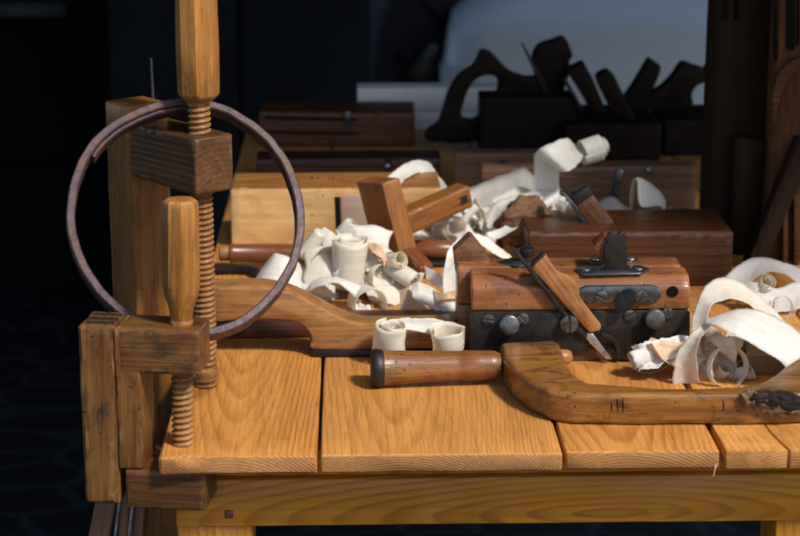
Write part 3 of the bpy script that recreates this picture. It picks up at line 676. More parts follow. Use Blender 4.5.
t = thing('box_plane', 'long red brown oak plane with an upright wedge directly behind the plough plane', 'plane', P(630, 287, 0))
o = block('body', 'oak', 528, 734, 209, 232, 287, t, r=.003); ya, yb_, zo = o_info[o][0], o_info[o][1], o_info[o][2]
yw = P(600, 223, zo).y
px_prism('wedge', 'oak', [(577.5, 206), (592.5, 195), (616.5, 226.5), (612, 240), (600, 240)], yw, .020, t, .001, rot=R(-50))
px_prism('wedge_end', 'black_end', [(570.5, 197), (587.5, 186.5), (593, 194.5), (578, 206)], yw-.0006, .0215, t, .0008)
px_prism('iron', 'iron2', [(561, 191.5), (564, 192), (597, 226), (597, 236), (592, 236)], yw+.003, .014, t, .0004, rot=R(-50))
px_prism('cap_iron', 'iron', [(560.5, 183), (563, 183), (572, 196), (578, 206), (574, 206)], yw+.004, .014, t, .0004, rot=R(-50))

t = thing('grey_plane', 'grey brown oak plane with a bright iron sticking up, behind the red brown plane', 'plane', P(590, 216, 0))
o = block('body', 'oak_grey', 481, 697, 161, 166, 217, t, r=.003); ya, yb_, zo = o_info[o][0], o_info[o][1], o_info[o][2]
px_prism('iron', 'iron2', [(618, 169), (624.5, 170), (616, 203), (610, 201)], ya-.006, .004, t, .0004, rot=R(70))
knob('screw_knob', 648.5, 170, ya-.0005, 4.2, .006, t, 'iron2')
px_prism('brass_plate', 'brass', [(648, 206), (672, 205.5), (672, 216), (648, 216.5)], ya-.003, .004, t, .0004)
obj('button', turned([(0, .006), (.002, .0055), (.003, .002)], 20), 'iron', t, frame((0, 0, 1), (1, 0, 0), (Q(505, 162, ya).x, ya+.02, zo)))
t = block('long_plane', 'oak_grey', 457, 560, 160, 164, 207, None, r=.003, depth=.03)
t.location.y += .07; tag(t, 'reddish brown plane end poking out left behind the grey brown oak plane', 'plane')

t = thing('moulding_plane', 'grooved red brown moulding plane at the back, its iron showing in the middle', 'plane', P(337, 147, 0))
o = block('body', 'rosewood', 260, 415.5, 101, 112, 147, t, r=.004, yaw=R(-2.0)); yq = o_info[o][0]
for (a, b) in ((117.5, 121), (132.5, 135)):
    px_prism('groove', 'gap_shade', [(264, a-1.4), (412, a+1.6), (412, b+1.4), (264, b-1.6)], yq-.001, .004, t, .0006)
px_prism('iron', 'iron2', [(346, 112), (350.5, 112), (349, 121), (352, 133), (349, 133.5), (345.5, 121)], yq-.004, .004, t, .0005)
t = thing('moulding_plane', 'purple brown moulding plane lying right behind the pale maple plane', 'plane', P(345, 182, 0))
o = block('body', 'rosewood2', 256, 441, 150, 158.5, 182, t, r=.003); yq = o_info[o][0]
for a in (163, 168.5): px_prism('reflection_bead', 'rosewood', [(263, a), (438, a), (438, a+3.4), (263, a+3.4)], yq-.0012, .004, t, .0012)  # lighter strips put the reflection lines into the colour
px_prism('iron', 'iron', [(385, 159), (391, 159), (390, 175), (386.5, 175)], yq-.003, .004, t, .0005)
c = Q(387.5, 166, yq-.003); obj('screw', turned([(0, .003), (.004, .0028), (.005, .0015)], 16), 'steel', t, frame((0, -1, .3), (0, 0, 1), c))

o = block('white_board', 'white_wood', 357.5, 500, 85.5, 88, 136.5, None, z0=0, r=.002, depth=.05); bpy.data.objects.remove(o)
yb0 = P(420, 137, 0).y+.06
for k, (a, b, x0) in enumerate(((88, 111, 357.5), (112, 136, 385))):
    za_, zb_ = Q(420, a, yb0).z, Q(420, b, yb0).z; xa_, xb_ = Q(x0, a, yb0).x, Q(560, a, yb0).x
    o = obj('white_board', rbox(xb_-xa_, .05, za_-zb_, .002, .0003), 'white_wood', None, T(((xa_+xb_)/2, yb0+.025, (za_+zb_)/2)))
    tag(o, ('upper white planed board in the stack of two behind the dark plane handle', 'lower white planed board, under the other one behind the dark plane handle')[k], 'board', 'white boards')

# dark planes silhouetted against the car
t = thing('jack_plane', 'black silhouetted jack plane with an open curved rear handle in front of the pale car', 'plane', P(510, 157, 0))
yk = P(500, 157, 0).y
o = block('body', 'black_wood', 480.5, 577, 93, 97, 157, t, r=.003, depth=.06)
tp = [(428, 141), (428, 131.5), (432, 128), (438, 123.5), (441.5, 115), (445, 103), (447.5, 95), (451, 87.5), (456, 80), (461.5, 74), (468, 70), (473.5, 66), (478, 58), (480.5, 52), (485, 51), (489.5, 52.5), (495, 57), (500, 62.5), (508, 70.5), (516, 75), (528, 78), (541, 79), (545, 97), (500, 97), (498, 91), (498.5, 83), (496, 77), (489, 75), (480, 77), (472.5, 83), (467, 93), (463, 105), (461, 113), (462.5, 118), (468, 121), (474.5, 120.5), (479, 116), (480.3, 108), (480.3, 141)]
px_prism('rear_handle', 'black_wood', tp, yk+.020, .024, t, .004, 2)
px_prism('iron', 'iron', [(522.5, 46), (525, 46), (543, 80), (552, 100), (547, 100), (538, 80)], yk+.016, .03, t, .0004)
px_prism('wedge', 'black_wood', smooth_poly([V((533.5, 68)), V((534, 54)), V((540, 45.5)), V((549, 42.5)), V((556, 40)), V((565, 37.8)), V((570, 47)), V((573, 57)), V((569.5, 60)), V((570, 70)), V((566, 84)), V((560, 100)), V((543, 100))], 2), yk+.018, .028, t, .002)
t = thing('black_plane', 'black bodied plane with two slanting wedge tops, right of the jack plane', 'plane', P(620, 160, 0))
yk2 = P(620, 161, 0).y
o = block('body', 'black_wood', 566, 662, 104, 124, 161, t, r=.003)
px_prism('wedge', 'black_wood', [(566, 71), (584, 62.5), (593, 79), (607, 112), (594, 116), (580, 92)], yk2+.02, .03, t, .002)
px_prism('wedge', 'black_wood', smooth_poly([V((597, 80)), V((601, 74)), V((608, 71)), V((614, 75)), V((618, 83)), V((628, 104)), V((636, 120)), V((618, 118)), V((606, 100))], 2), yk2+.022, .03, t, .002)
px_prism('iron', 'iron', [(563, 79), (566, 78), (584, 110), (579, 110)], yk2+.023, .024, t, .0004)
t = thing('black_plane', 'black bodied plane with a stubby wedge leaning to the right, next to the dark post', 'plane', P(690, 158, 0))
yk3 = P(690, 156, 0).y+.02
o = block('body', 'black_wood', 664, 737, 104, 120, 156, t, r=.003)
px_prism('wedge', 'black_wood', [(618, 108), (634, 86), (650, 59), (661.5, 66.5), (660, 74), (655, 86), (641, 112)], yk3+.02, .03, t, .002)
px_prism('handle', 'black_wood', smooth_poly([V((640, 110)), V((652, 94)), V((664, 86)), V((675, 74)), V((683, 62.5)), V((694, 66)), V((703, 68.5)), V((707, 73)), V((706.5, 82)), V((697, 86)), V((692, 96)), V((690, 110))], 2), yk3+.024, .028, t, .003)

# ================================================================== FRAME AT THE RIGHT
yr = .67
t = thing('timber_frame', 'dark brown timber frame with posts and a diagonal brace at the right edge', 'frame', Q(760, 240, yr))
def vpost(name, mat, x0, x1, y, dep, zlo, zhi, par, r=.004):
    a, b = Q(x0, 130, y).x, Q(x1, 130, y).x
    return obj(name, rbox(zhi-zlo, b-a, dep, r, .0006, nf=14, div=.03), mat, par, frame((0, 0, 1), (0, -1, 0), ((a+b)/2, y+dep/2, (zhi+zlo)/2)))
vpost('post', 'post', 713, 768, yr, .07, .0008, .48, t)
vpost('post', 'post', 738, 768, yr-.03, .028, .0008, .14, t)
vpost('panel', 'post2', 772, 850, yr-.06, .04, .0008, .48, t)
ypn = yr-.0625
for (a, b, c0, c1) in ((787, 795, -30, 50), (774, 778, 0, 60), (797, 799.5, -30, 45)):
    px_prism('slot', 'gap_shade', [(a, c0), (b, c0), (b, c1), (a, c1)], ypn, .004, t, .0004)
for (a, b, c0, c1) in ((722, 728, -20, 20), (734, 739, -20, 20)):
    px_prism('slot', 'gap_shade', [(a, c0), (b, c0), (b, c1), (a, c1)], yr-.0025, .004, t, .0004)
px_prism('arch_rail', 'post2', smooth_poly([V((774, 88)), V((780, 72)), V((790, 62)), V((806, 56)), V((840, 54)), V((840, 66)), V((806, 68)), V((792, 76)), V((783, 90)), V((778, 110)), V((773, 130)), V((772, 108))], 2), ypn-.007, .012, t, .002)
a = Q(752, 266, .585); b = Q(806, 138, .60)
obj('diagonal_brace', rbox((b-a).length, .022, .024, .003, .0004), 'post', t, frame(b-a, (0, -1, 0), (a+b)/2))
a = Q(793, 300, .70).x
for (x0, x1) in ((783, 788), (794, 800)):
    px_prism('slat', 'post2', [(x0, 195), (x1, 195), (x1, 270), (x0, 270)], .595, .012, t, .001)
zz0 = Q(709, 66, 1.05).z
t = thing('bench_screw', 'black threaded wooden screw hanging beside the dark post at the upper right', 'screw', Q(711, 70, 1.05))
obj('threaded_shaft', thread(0, .35, .0085, .0058, .0028), 'black_wood', t, frame((0, 0, 1), (0, 1, 0), Q(712.5, 72, 1.05)))
px_prism('nut', 'black_wood', [(706, 68), (718, 68), (718, 76), (706, 76)], 1.04, .02, t, .001)
obj('wire', tube([Q(709, 58, 1.04), Q(705, 65, 1.04), Q(699, 72, 1.04)], .0012, 8), 'iron', t)

# ================================================================== CAR
def car():
    s = NT('car_paint'); vec, r = s.objvec(0); n1 = s.noise(vec, 6, 3)
    s.set(s.b.inputs['Base Color'], s.mix(n1, (.50, .54, .60, 1), (.56, .60, .66, 1))); s.b.inputs['Roughness'].default_value = .45
    s.b.inputs['Coat Weight'].default_value = .25; s.b.inputs['Coat Roughness'].default_value = .25
    M['paint'] = s.m
    M['glass'] = plain('car_glass', (.06, .075, .105), .25, .1, 5, .5)
    M['tyre'] = plain('tyre_rubber', (.010, .010, .012), .8, .3, 40, .2)
    M['lampglass'] = plain('lamp_glass', (.012, .011, .014), .3, .2, 10, .5)
    yc = 4.2
    q = lambda px, py, y=yc: Q(px, py, y)
    t = thing('parked_car', 'pale blue grey car parked in the shade behind the workbench', 'car', (q(540, 100).x, yc+1.2, GZ))
    # tail seen from behind: rows of (half profile) sections from below to the roof, each a rounded rectangle in plan
    xl0 = q(438, 90).x+.20; W_ = 1.62; xm = xl0+W_/2-.12
    Z = lambda py: q(540, py).z
    secs = [(GZ+.22, .86, -.02, .10), (GZ+.42, .90, .0, .12), (Z(120), .90, .0, .12), (Z(70), .89, .015, .13), (Z(45), .885, .04, .15), (Z(28), .88, .085, .18), (Z(15), .87, .16, .22), (Z(2), .86, .24, .26), (Z(-30), .83, .36, .30), (Z(-90), .78, .55, .34), (Z(-130), .72, .72, .36), (Z(-140), .5, .95, .3)]
    def ring(z, hw, dy, rad):
        out = []; ln = 3.2
        for (cx_, cy_, a0) in ((-hw+rad, dy+rad, 180), (hw-rad, dy+rad, 270), (hw-rad, ln-dy*.8-rad, 0), (-hw+rad, ln-dy*.8-rad, 90)):
            for k in range(9):
                a = R(a0+90*k/8); out.append(V((cx_+rad*math.cos(a), cy_+rad*math.sin(a), z)))
        return out
    rings = []
    for a, b in zip(secs, secs[1:]):
        for k in range(4):
            u_ = k/4; rings.append(ring(*[a[i]*(1-u_)+b[i]*u_ for i in range(4)]))
    rings.append(ring(*secs[-1]))
    rot = Matrix.Translation((xm, yc, 0)) @ Matrix.Rotation(R(-9), 4, 'Z')
    body = obj('body', loft(rings), 'paint', t, rot, 50)
    # rear window on the sloped upper part
    zw0, zw1 = Z(10), Z(-85)
    wv = [(-.60, .245+.0, zw0), (.62, .245, zw0), (.56, .52, zw1), (-.54, .52, zw1)]
    bm = bmesh.new(); vs = [bm.verts.new((a, b-.03, c)) for a, b, c in wv]; bm.faces.new(vs)
    ex = bmesh.ops.extrude_face_region(bm, geom=bm.faces[:]); bmesh.ops.translate(bm, vec=(0, .05, .0), verts=[g_ for g_ in ex['geom'] if isinstance(g_, bmesh.types.BMVert)])
    obj('rear_window', bm, 'glass', t, rot)
    # swage lines: moulded crease strip and lamp at the left corner
    return t, rot, yc
ct, crot, yc = car()
lp = smooth_poly([V((401, 88)), V((406, 72)), V((414, 58)), V((424, 47)), V((434, 42)), V((440, 46)), V((441, 58)), V((437, 74)), V((432, 92))], 3)


# shaded flank of the pale car, its shade put into dark paint
M['shaded_paint'] = plain('shaded_paint', (.028, .030, .040), .85, .1, 5, .06)
w2 = thing('parked_car', 'shaded left flank of the pale car, painted dark', 'car', (Q(410, 60, 4.6).x, 5.2, GZ))
pv = [(368, 112), (371, 85), (373, 60), (377, 35), (383, 15), (390, -2), (400, -40), (440, -60), (520, -60), (520, 112)]
px_prism('body', 'shaded_paint', [(a, b) for a, b in smooth_poly([V(p) for p in pv], 3)], 4.6, 1.6, w2, .22)
px_prism('tail_lamp', 'lampglass', lp, 4.57, .06, w2, .012)
px_prism('lamp_insert', 'glass', smooth_poly([V((420, 60)), V((427, 51)), V((431, 50)), V((428, 57)), V((421, 66))], 2), 4.562, .02, w2, .003)
px_prism('door_seam', 'gap_shade', [(419, -2), (423, -2), (440, 18), (457, 36), (454, 40), (437, 22)], 4.585, .03, w2, .004)
px_prism('vent', 'gap_shade', smooth_poly([V((397, 52)), V((400, 49)), V((402, 55)), V((400, 64)), V((397, 66)), V((396, 58))], 2), 4.585, .03, w2, .004)

# ================================================================== SQUARE, DRAWKNIFE, LUMP, SAW UNDER THE BENCH
ysq = P(400, 268, 0).y-.01
t = thing('wooden_square', 'brown wooden square with a thick stock and short arm leaning among the shavings', 'square', P(405, 270, 0))
Lax = V((-.24, .05, 1)).normalized(); Wd = V((.50, -.86, 0)); Wd = (Wd-Lax*Wd.dot(Lax)).normalized(); Td = Lax.cross(Wd)
if Td.x < 0: Td = -Td
ctr = Q(388, 221, ysq)
ctr = ctr+V((0, .0, .0))
mw = Matrix((Lax, Wd, Lax.cross(Wd))).transposed().to_4x4(); mw.translation = ctr
obj('stock', rbox(.098, .060, .024, .002, .0003), 'square', t, mw)
ad = V((.80, .55, .22)).normalized()
st_ = Q(404, 222, ysq-.005); en = st_+ad*.088
obj('arm', rbox(.092, .024, .026, .002, .0003), 'square', t, frame(ad, (0, 0, 1), (st_+en)/2))
obj('stamp', rbox(.010, .0006, .010, .0002, 0), 'black_end', t, frame(ad, (0, 0, 1), en-ad*.010-frame(ad).to_3x3() @ V((0, .0121, 0))))
obj('foot', rbox(.036, .022, .024, .004, .0003), 'cherry', t, frame((.55, -.6, -.5), (0, 0, 1), Q(415, 264, ysq-.03)))

def lathe_px(name, mat, a, b, y, prof, parent=None, label=None):
    """turned piece between two photo points at depth y; prof = (fraction, radius px)"""
    p0, p1 = Q(*a, y), Q(*b, y); L_ = (p1-p0).length; k = (p0-CAM).length/F
    return obj(name, turned([(f*L_, r*k) for f, r in prof], 28, amp=.0002), mat, parent, frame(p1-p0, (0, 0, 1), p0), 50, label)
yd = P(260, 268, 0).y
t = thing('drawknife', 'reddish round tool handle with a black iron tang in front of the pale maple plane', 'tool', P(260, 270, 0))
lathe_px('handle', 'cherry', (229, 253), (330, 254), yd, [(0, 7), (.01, 9.5), (.05, 9.8), (.06, 9.2), (.5, 9.6), (.95, 9), (1, 7)], t)
lathe_px('ferrule', 'orange', (219, 253), (229.5, 253), yd, [(0, 6), (.1, 8), (.9, 8), (1, 7)], t)
zk = .006
obj('tang', tube([P(205, 270, zk), P(235, 269, zk), P(252, 270, zk), P(259, 273, zk), P(263, 279, zk), P(266, 290, zk)], [.007, .007, .0075, .0075, .006, .003], 12, flat=.6), 'iron', t)
yd2 = P(440, 266, 0).y
t = thing('chisel', 'cherry brown chisel handle with a dark blade between the wooden square and the plough plane', 'chisel', P(435, 266, 0))
lathe_px('handle', 'cherry', (408, 249), (462, 250), yd2+.01, [(0, 7), (.05, 9.5), (.5, 10), (.95, 9), (1, 6)], t)
obj('blade', rbox(.06, .014, .004, .0006, .0002), 'iron', t, frame((1, .05, 0), (0, 0, 1), P(440, 263, .004)))
cL = Q(523, 219, .60)
bm = lumpy(cL, .034, .020, .026, .28, 1.6, 3, 5)
lp_ = obj('wood_lump', bm, 'lump', None, Matrix.Translation(cL-V((0, 0, .004))) @ Matrix.Rotation(R(-28), 4, 'Y'), 60)
tag(lp_, 'rough knobbly brown piece of wood under the rear shavings', 'wood lump')

M['saw_wood'] = wood('saw_frame_wood', (.24, .080, .022), (.13, .04, .011), ring=60, ringk=.5, rough=.4)
t = thing('frame_saw', 'red brown wooden frame saw leaning under the left corner of the bench', 'saw', (Q(118, 520, .2).x, .2, GZ))
for (xa0, xa1, xb0, xb1) in ((101, 122, 84, 112), (124, 134, 118, 128), (137, 149, 132, 145)):
    a = Q((xa0+xa1)/2, 480, .12); b = Q((xb0+xb1)/2, 545, .10); ax_ = (a-b).normalized(); b2 = b-ax_*.62
    obj('stile', rbox((a-b2).length, (Q(xa1, 480, .12).x-Q(xa0, 480, .12).x), .02, .002, .0003), 'saw_wood', t, frame(ax_, (0, -1, .2), (a+b2)/2))
def sawblade(xt, xb):
    a = Q(xt, 480, .105); b = Q(xb, 545, .085); n = 46; bm = bmesh.new(); d_ = (b-a)/n; s_ = V((.0035, 0, .0))
    prev = None
    for i in range(n):
        p = a+d_*i
        v = [bm.verts.new(x) for x in (p, p+d_*.5+s_*.5, p+d_, p+d_-s_*.35, p-s_*.35)]
        bm.faces.new(v)
    ex = bmesh.ops.extrude_face_region(bm, geom=bm.faces[:]); bmesh.ops.translate(bm, vec=(0, .001, 0), verts=[g_ for g_ in ex['geom'] if isinstance(g_, bmesh.types.BMVert)])
    return obj('toothed_blade', bm, 'iron2', t, None, 0)
sawblade(122, 114); sawblade(135, 128)

# ================================================================== SHAVINGS
def ribbon_mesh(A, B, m=8, cup=0.0, amp=.0006, rag=.0004, f=60, seed=0.0):
    """sheet between two edge polylines, curled across by cup and gently wrinkled"""
    bm = bmesh.new(); uvl = bm.loops.layers.uv.new('UVMap'); rows = []; uu = 0.0; us = []
    n = len(A)
    for i in range(n):
        a, b = A[i], B[i]
        if i: uu += ((a+b)/2-(A[i-1]+B[i-1])/2).length
        us.append(uu)
        t_ = ((A[min(i+1, n-1)]+B[min(i+1, n-1)])-(A[max(i-1, 0)]+B[max(i-1, 0)]))
        w = b-a; nr = t_.cross(w); nr = nr.normalized() if nr.length > 1e-9 else V((0, 0, 1))
        wl = w.length; row = []
        ea = noise.noise(V((uu*300, seed, 1)))*rag+noise.noise(V((uu*70, seed, 4)))*rag*1.5
        eb = noise.noise(V((uu*300, seed, 2)))*rag+noise.noise(V((uu*70, seed, 6)))*rag*1.5
        for j in range(m+1):
            s_ = j/m; p = a+w*s_
            p = p+nr*(cup*wl*4*s_*(1-s_))
            if wl > 1e-6: p += w.normalized()*(ea*(1-s_)+eb*s_)
            q = V((uu*f, s_*wl*f, seed)); p += nr*(noise.noise(q)*amp+noise.noise(q*2.7)*amp*.45)
            row.append(bm.verts.new(p))
        rows.append(row)
    for i in range(n-1):
        for j in range(m):
            fc = bm.faces.new((rows[i][j], rows[i][j+1], rows[i+1][j+1], rows[i+1][j]))
            wl = (B[i]-A[i]).length
            for lp2, (ii, jj) in zip(fc.loops, ((i, j), (i, j+1), (i+1, j+1), (i+1, j))): lp2[uvl].uv = (us[ii], jj/m*wl)
    return bm
def sheet_obj(bm, mat, label, group):
    me = bpy.data.meshes.new('wood_shaving'); bm.to_mesh(me); bm.free(); me.materials.append(M[mat])
    for p in me.polygons: p.use_smooth = True
    o = bpy.data.objects.new('wood_shaving', me); link(o, Matrix.Identity(4))
    # put the origin at the sheet's own base
    xs = [v.co for v in me.vertices]; c = V((sum(p.x for p in xs)/len(xs), sum(p.y for p in xs)/len(xs), min(p.z for p in xs)))
    for v in me.vertices: v.co -= c
    o.matrix_basis = Matrix.Translation(c)
    md = o.modifiers.new('thickness', 'SOLIDIFY'); md.thickness = .00025; md.offset = 0
    return tag(o, label, 'shaving', group)
_seed = [0]
def strip(label, group, edges, mat='shav_white', sub=10, cup=0.0, amp=.0010, rag=.0009, m=10, f=60):
    """edges: (ax, ay, aDepth, bx, by, bDepth) photo pixels of the two edges of the strip, each with its own depth"""
    _seed[0] += 3.7
    A = smooth_poly([Q(e[0], e[1], e[2]) for e in edges], sub, False); B = smooth_poly([Q(e[3], e[4], e[5]) for e in edges], sub, False)
    return sheet_obj(ribbon_mesh(A, B, m, cup, amp, rag, f, _seed[0]), mat, label, group)
def coil(label, group, px, py, y, axis, r0, r1, turns, width, start=0, pitch=0.0, mat='shav_cream', amp=.0007, squash=1.0, taper=0.0, rag=.0005, jit=.07):
    """rolled shaving: spiral from radius r0 (outside) to r1 (inside) about an axis through the photo point at depth y; width along the axis"""
    _seed[0] += 3.7; c = Q(px, py, y); ax = V(axis).normalized()
    e1 = ax.cross(V((0, 1, .3))).normalized(); e2 = ax.cross(e1); A, B = [], []; n = int(30*abs(turns))+1
    for i in range(n+1):
        t_ = i/n; a = start+2*math.pi*turns*t_; r = r0+(r1-r0)*t_; r *= 1+jit*noise.noise(V((a*.8, _seed[0], 0)))
        wob = width*jit*.8*noise.noise(V((a*.55, _seed[0], 9)))
        dirv = e1*math.cos(a)+e2*math.sin(a)*squash
        p = c+ax*(pitch*turns*t_)
        A.append(p-ax*width/2+dirv*r*(1+taper)); B.append(p+ax*(width/2+wob)+dirv*r*(1-taper)*(1+jit*.6*noise.noise(V((a*1.1, _seed[0], 5)))))
    return sheet_obj(ribbon_mesh(A, B, 8, 0, amp, rag, 60, _seed[0]), mat, label, group)
def scrap(label, group, px, py, y, r, arc, width, mat, cone=.0, tap=.5):
    """torn piece of shaving, part of a turn, tapering to ragged ends"""
    _seed[0] += 3.7; c = Q(px, py, y); ax = V((random.gauss(0, 1), random.gauss(0, .7), random.gauss(0, .8))).normalized()
    e1 = ax.orthogonal().normalized(); e2 = ax.cross(e1); A, B = [], []; n = max(10, int(26*arc/3)); st = random.uniform(0, 6.28); pit = random.uniform(-.012, .012)
    for i in range(n+1):
        t_ = i/n; a = st+arc*t_; w = width*(1-tap+tap*math.sin(math.pi*min(1, max(0, t_)))**.6); rr = r*(1-.35*t_)*(1+.10*noise.noise(V((a, _seed[0], 0))))
        d_ = e1*math.cos(a)+e2*math.sin(a); p = c+ax*pit*(t_-.5)
        A.append(p-ax*w/2+d_*rr*(1+cone)); B.append(p+ax*w/2+d_*rr*(1-cone))
    return sheet_obj(ribbon_mesh(A, B, 10, random.uniform(-.08, .12), .0016, .0011, 55, _seed[0]), mat, label, group)
GL = 'shavings in the left heap'; GB = 'shavings in the rear heap'; GR = 'shavings in the right heap'; GC = 'shavings beside the plough plane'
# ---- left heap
strip('milky half cone of shaving at the left end of the left heap, behind the hoop', GL, [(251, 288, .475, 273, 255, .50), (262, 290, .455, 276, 253.5, .485), (280, 292, .45, 284, 255, .48), (298, 293, .455, 292, 259, .485), (311, 291, .47, 298, 266, .50)], 'shav_white', cup=.05)
strip('flat piece of shaving lying behind the half cone at the left end', GL, [(290, 258, .50, 300, 290, .46), (300, 264, .49, 312, 292, .455), (308, 276, .475, 325, 294, .45)], 'shav_white')
coil('small tight cream cone roll standing at the left of the left heap', GL, 313, 244, .50, (.50, -.1, .86), .0095, .003, 3.2, .034, 0, 0, 'shav_cream', .0004, taper=.28)
strip('cream sheet hanging below the tight cone roll', GL, [(304, 252, .49, 322, 246, .49), (305, 268, .475, 333, 262, .475), (303, 285, .465, 335, 284, .465), (310, 296, .46, 334, 298, .46)], 'shav_cream', cup=.08)
strip('white pointed flap between the cone roll and the upright roll', GL, [(322, 228, .51, 325, 227, .51), (322, 243, .50, 337, 238, .50), (326, 262, .485, 335, 254, .485)], 'shav_white', cup=.1)
coil('upright ribbed roll standing tall in the left heap', GL, 349.5, 263, .47, (.06, -.05, 1), .0202, .010, 2.6, .054, R(265), 0, 'shav_cream', .0009, squash=.8, taper=-.06, jit=.14)
strip('big bright white folded sheet on top of the left heap', GL, [(337, 229, .53, 343, 247, .49), (345, 221, .53, 352, 243, .485), (356, 225, .52, 362, 240, .48), (372, 225, .52, 374, 250, .48), (386, 229, .52, 384, 255, .485), (394, 231, .525, 391, 252, .50)], 'shav_white', cup=.16, amp=.0025, f=35)
strip('small crumpled scrap at the very top of the left heap', GL, [(336, 230, .54, 340, 245, .53), (342, 222, .545, 350, 240, .53), (350, 218, .55, 358, 236, .53), (358, 225, .54, 364, 238, .53)], 'shav_white', cup=.2, amp=.002)
strip('cream band curling over beside the upright roll', GL, [(366, 250, .49, 366, 272, .47), (376, 245, .50, 378, 268, .47), (388, 248, .50, 392, 270, .475), (399, 262, .49, 398, 282, .475), (400, 280, .485, 396, 298, .47)], 'shav_cream', cup=.12, amp=.0016)
strip('thin peach curl over the middle of the left heap', GL, [(368, 243, .485, 372, 252, .47), (377, 243, .48, 377, 255, .465), (384, 250, .475, 382, 260, .465), (388, 262, .47, 384, 268, .465)], 'shav_peach', cup=.2)
coil('short cream roll at the right of the left heap', GL, 394, 260, .475, (.55, -.75, .3), .010, .005, 1.7, .028, R(40), 0, 'shav_cream', .0008)
strip('wide cream sheet draping down the right of the left heap', GL, [(364, 276, .475, 390, 268, .485), (366, 290, .465, 402, 282, .475), (372, 303, .455, 408, 298, .465), (380, 311, .45, 412, 306, .46)], 'shav_cream', cup=.08, amp=.0018)
coil('cream roll lying on its side at the right edge of the left heap', GL, 401, 274, .47, (.75, -.5, -.35), .0115, .006, 1.6, .036, R(200), 0, 'shav_cream', .0008)
strip('cream fold between the ring shaving and the upright roll', GL, [(362, 286, .47, 372, 300, .44), (378, 284, .465, 386, 303, .44), (392, 286, .465, 398, 306, .445), (405, 292, .465, 408, 308, .45)], 'shav_cream', cup=.1, amp=.0016)
coil('open ring of shaving facing the viewer at the foot of the left heap', GL, 368, 303, .43, (.32, -.93, .12), .0190, .0165, 1.15, .030, R(-60), 0, 'shav_white', .0009, rag=.0008)
strip('white sheet running left from the open ring over the plane', GL, [(306, 296, .44, 312, 290, .46), (318, 287, .43, 326, 283, .46), (334, 283, .425, 341, 287, .455), (349, 291, .42, 352, 286, .45), (357, 298, .42, 362, 288, .45)], 'shav_white', cup=.25, amp=.0015)
for k in range(4):
    coil('crumbled shaving bit inside the open ring', GL, 356+k*4.2, 309-2*(k % 2)+2*(k // 2), .425, (random.uniform(-1, 1), random.uniform(-1, 1), random.uniform(.2, 1)), .0045, .002, 1.4, .008, k, 0, 'shav_white', .0010)
for k in range(12):
    x_, y_ = random.uniform(318, 400), random.uniform(268, 300)
    coil('cream curl buried low in the left heap', GL, x_, y_, random.uniform(.48, .52), (random.uniform(-1, 1), random.uniform(-1, .2), random.uniform(.1, 1)), random.uniform(.012, .019), random.uniform(.006, .01), random.uniform(.9, 2), random.uniform(.02, .035), random.uniform(0, 6), random.uniform(0, .006), random.choice(('shav_cream', 'shav_white')), .0012)
for k in range(20):
    px_ = random.uniform(312, 405); top_ = 250 if px_ < 385 else 272
    scrap('torn scrap of cream shaving tucked into the left heap', GL, px_, random.uniform(top_, 300), random.uniform(.465, .51), random.uniform(.010, .026), random.uniform(1.2, 4.5), random.uniform(.012, .030), random.choice(('shav_white', 'shav_white', 'shav_cream')), random.uniform(-.3, .3))
# ---- between heap and plough plane
strip('pinkish translucent flap between the left heap and the plough plane', GC, [(399, 290, .41, 400, 317, .385), (410, 288, .405, 412, 318, .38), (424, 292, .41, 428, 316, .385), (436, 300, .41, 434, 314, .39)], 'shav_peach', cup=.06)
strip('white shaving bent diagonally towards the plough plane', GC, [(412, 284, .40, 412, 296, .375), (418, 282, .395, 419, 302, .37), (430, 286, .39, 431, 308, .365), (444, 296, .38, 446, 316, .355), (456, 306, .37, 457, 327, .345)], 'shav_white', cup=.1, amp=.0016)
strip('peach band wrapped round the diagonal white shaving', GC, [(433, 289, .385, 436, 305, .365), (443, 293, .375, 444, 301, .365), (452, 291, .375, 452, 300, .37), (460, 292, .39, 460, 300, .385)], 'shav_peach', cup=.12)
strip('white flap hanging beside the plough plane end', GC, [(440, 303, .37, 456, 302, .37), (442, 318, .355, 456, 318, .355), (447, 340, .335, 458, 338, .34)], 'shav_white', cup=.08)
strip('narrow upright translucent shaving against the plough plane end', GC, [(443, 300, .38, 457, 300, .385), (443, 280, .385, 457, 278, .39), (445, 263, .39, 459, 262, .395), (449, 249, .40, 464, 250, .40), (458, 238, .415, 470, 243, .41), (470, 233, .43, 479, 241, .42)], 'shav_white', cup=.05)
strip('cream shaving arching over the pointed block of the plough plane', GC, [(449, 260, .40, 456, 262, .385), (452, 246, .41, 462, 250, .39), (461, 237, .42, 470, 243, .40), (474, 233, .43, 481, 245, .41), (488, 238, .435, 491, 252, .42), (500, 247, .435, 500, 257, .425), (512, 257, .44, 508, 259, .435)], 'shav_white', cup=.15)
strip('grey translucent scrap behind the small dark foot of the square', GC, [(424, 266, .47, 426, 280, .46), (436, 272, .46, 436, 286, .45), (446, 280, .45, 446, 290, .445)], 'shav_white', cup=.1)
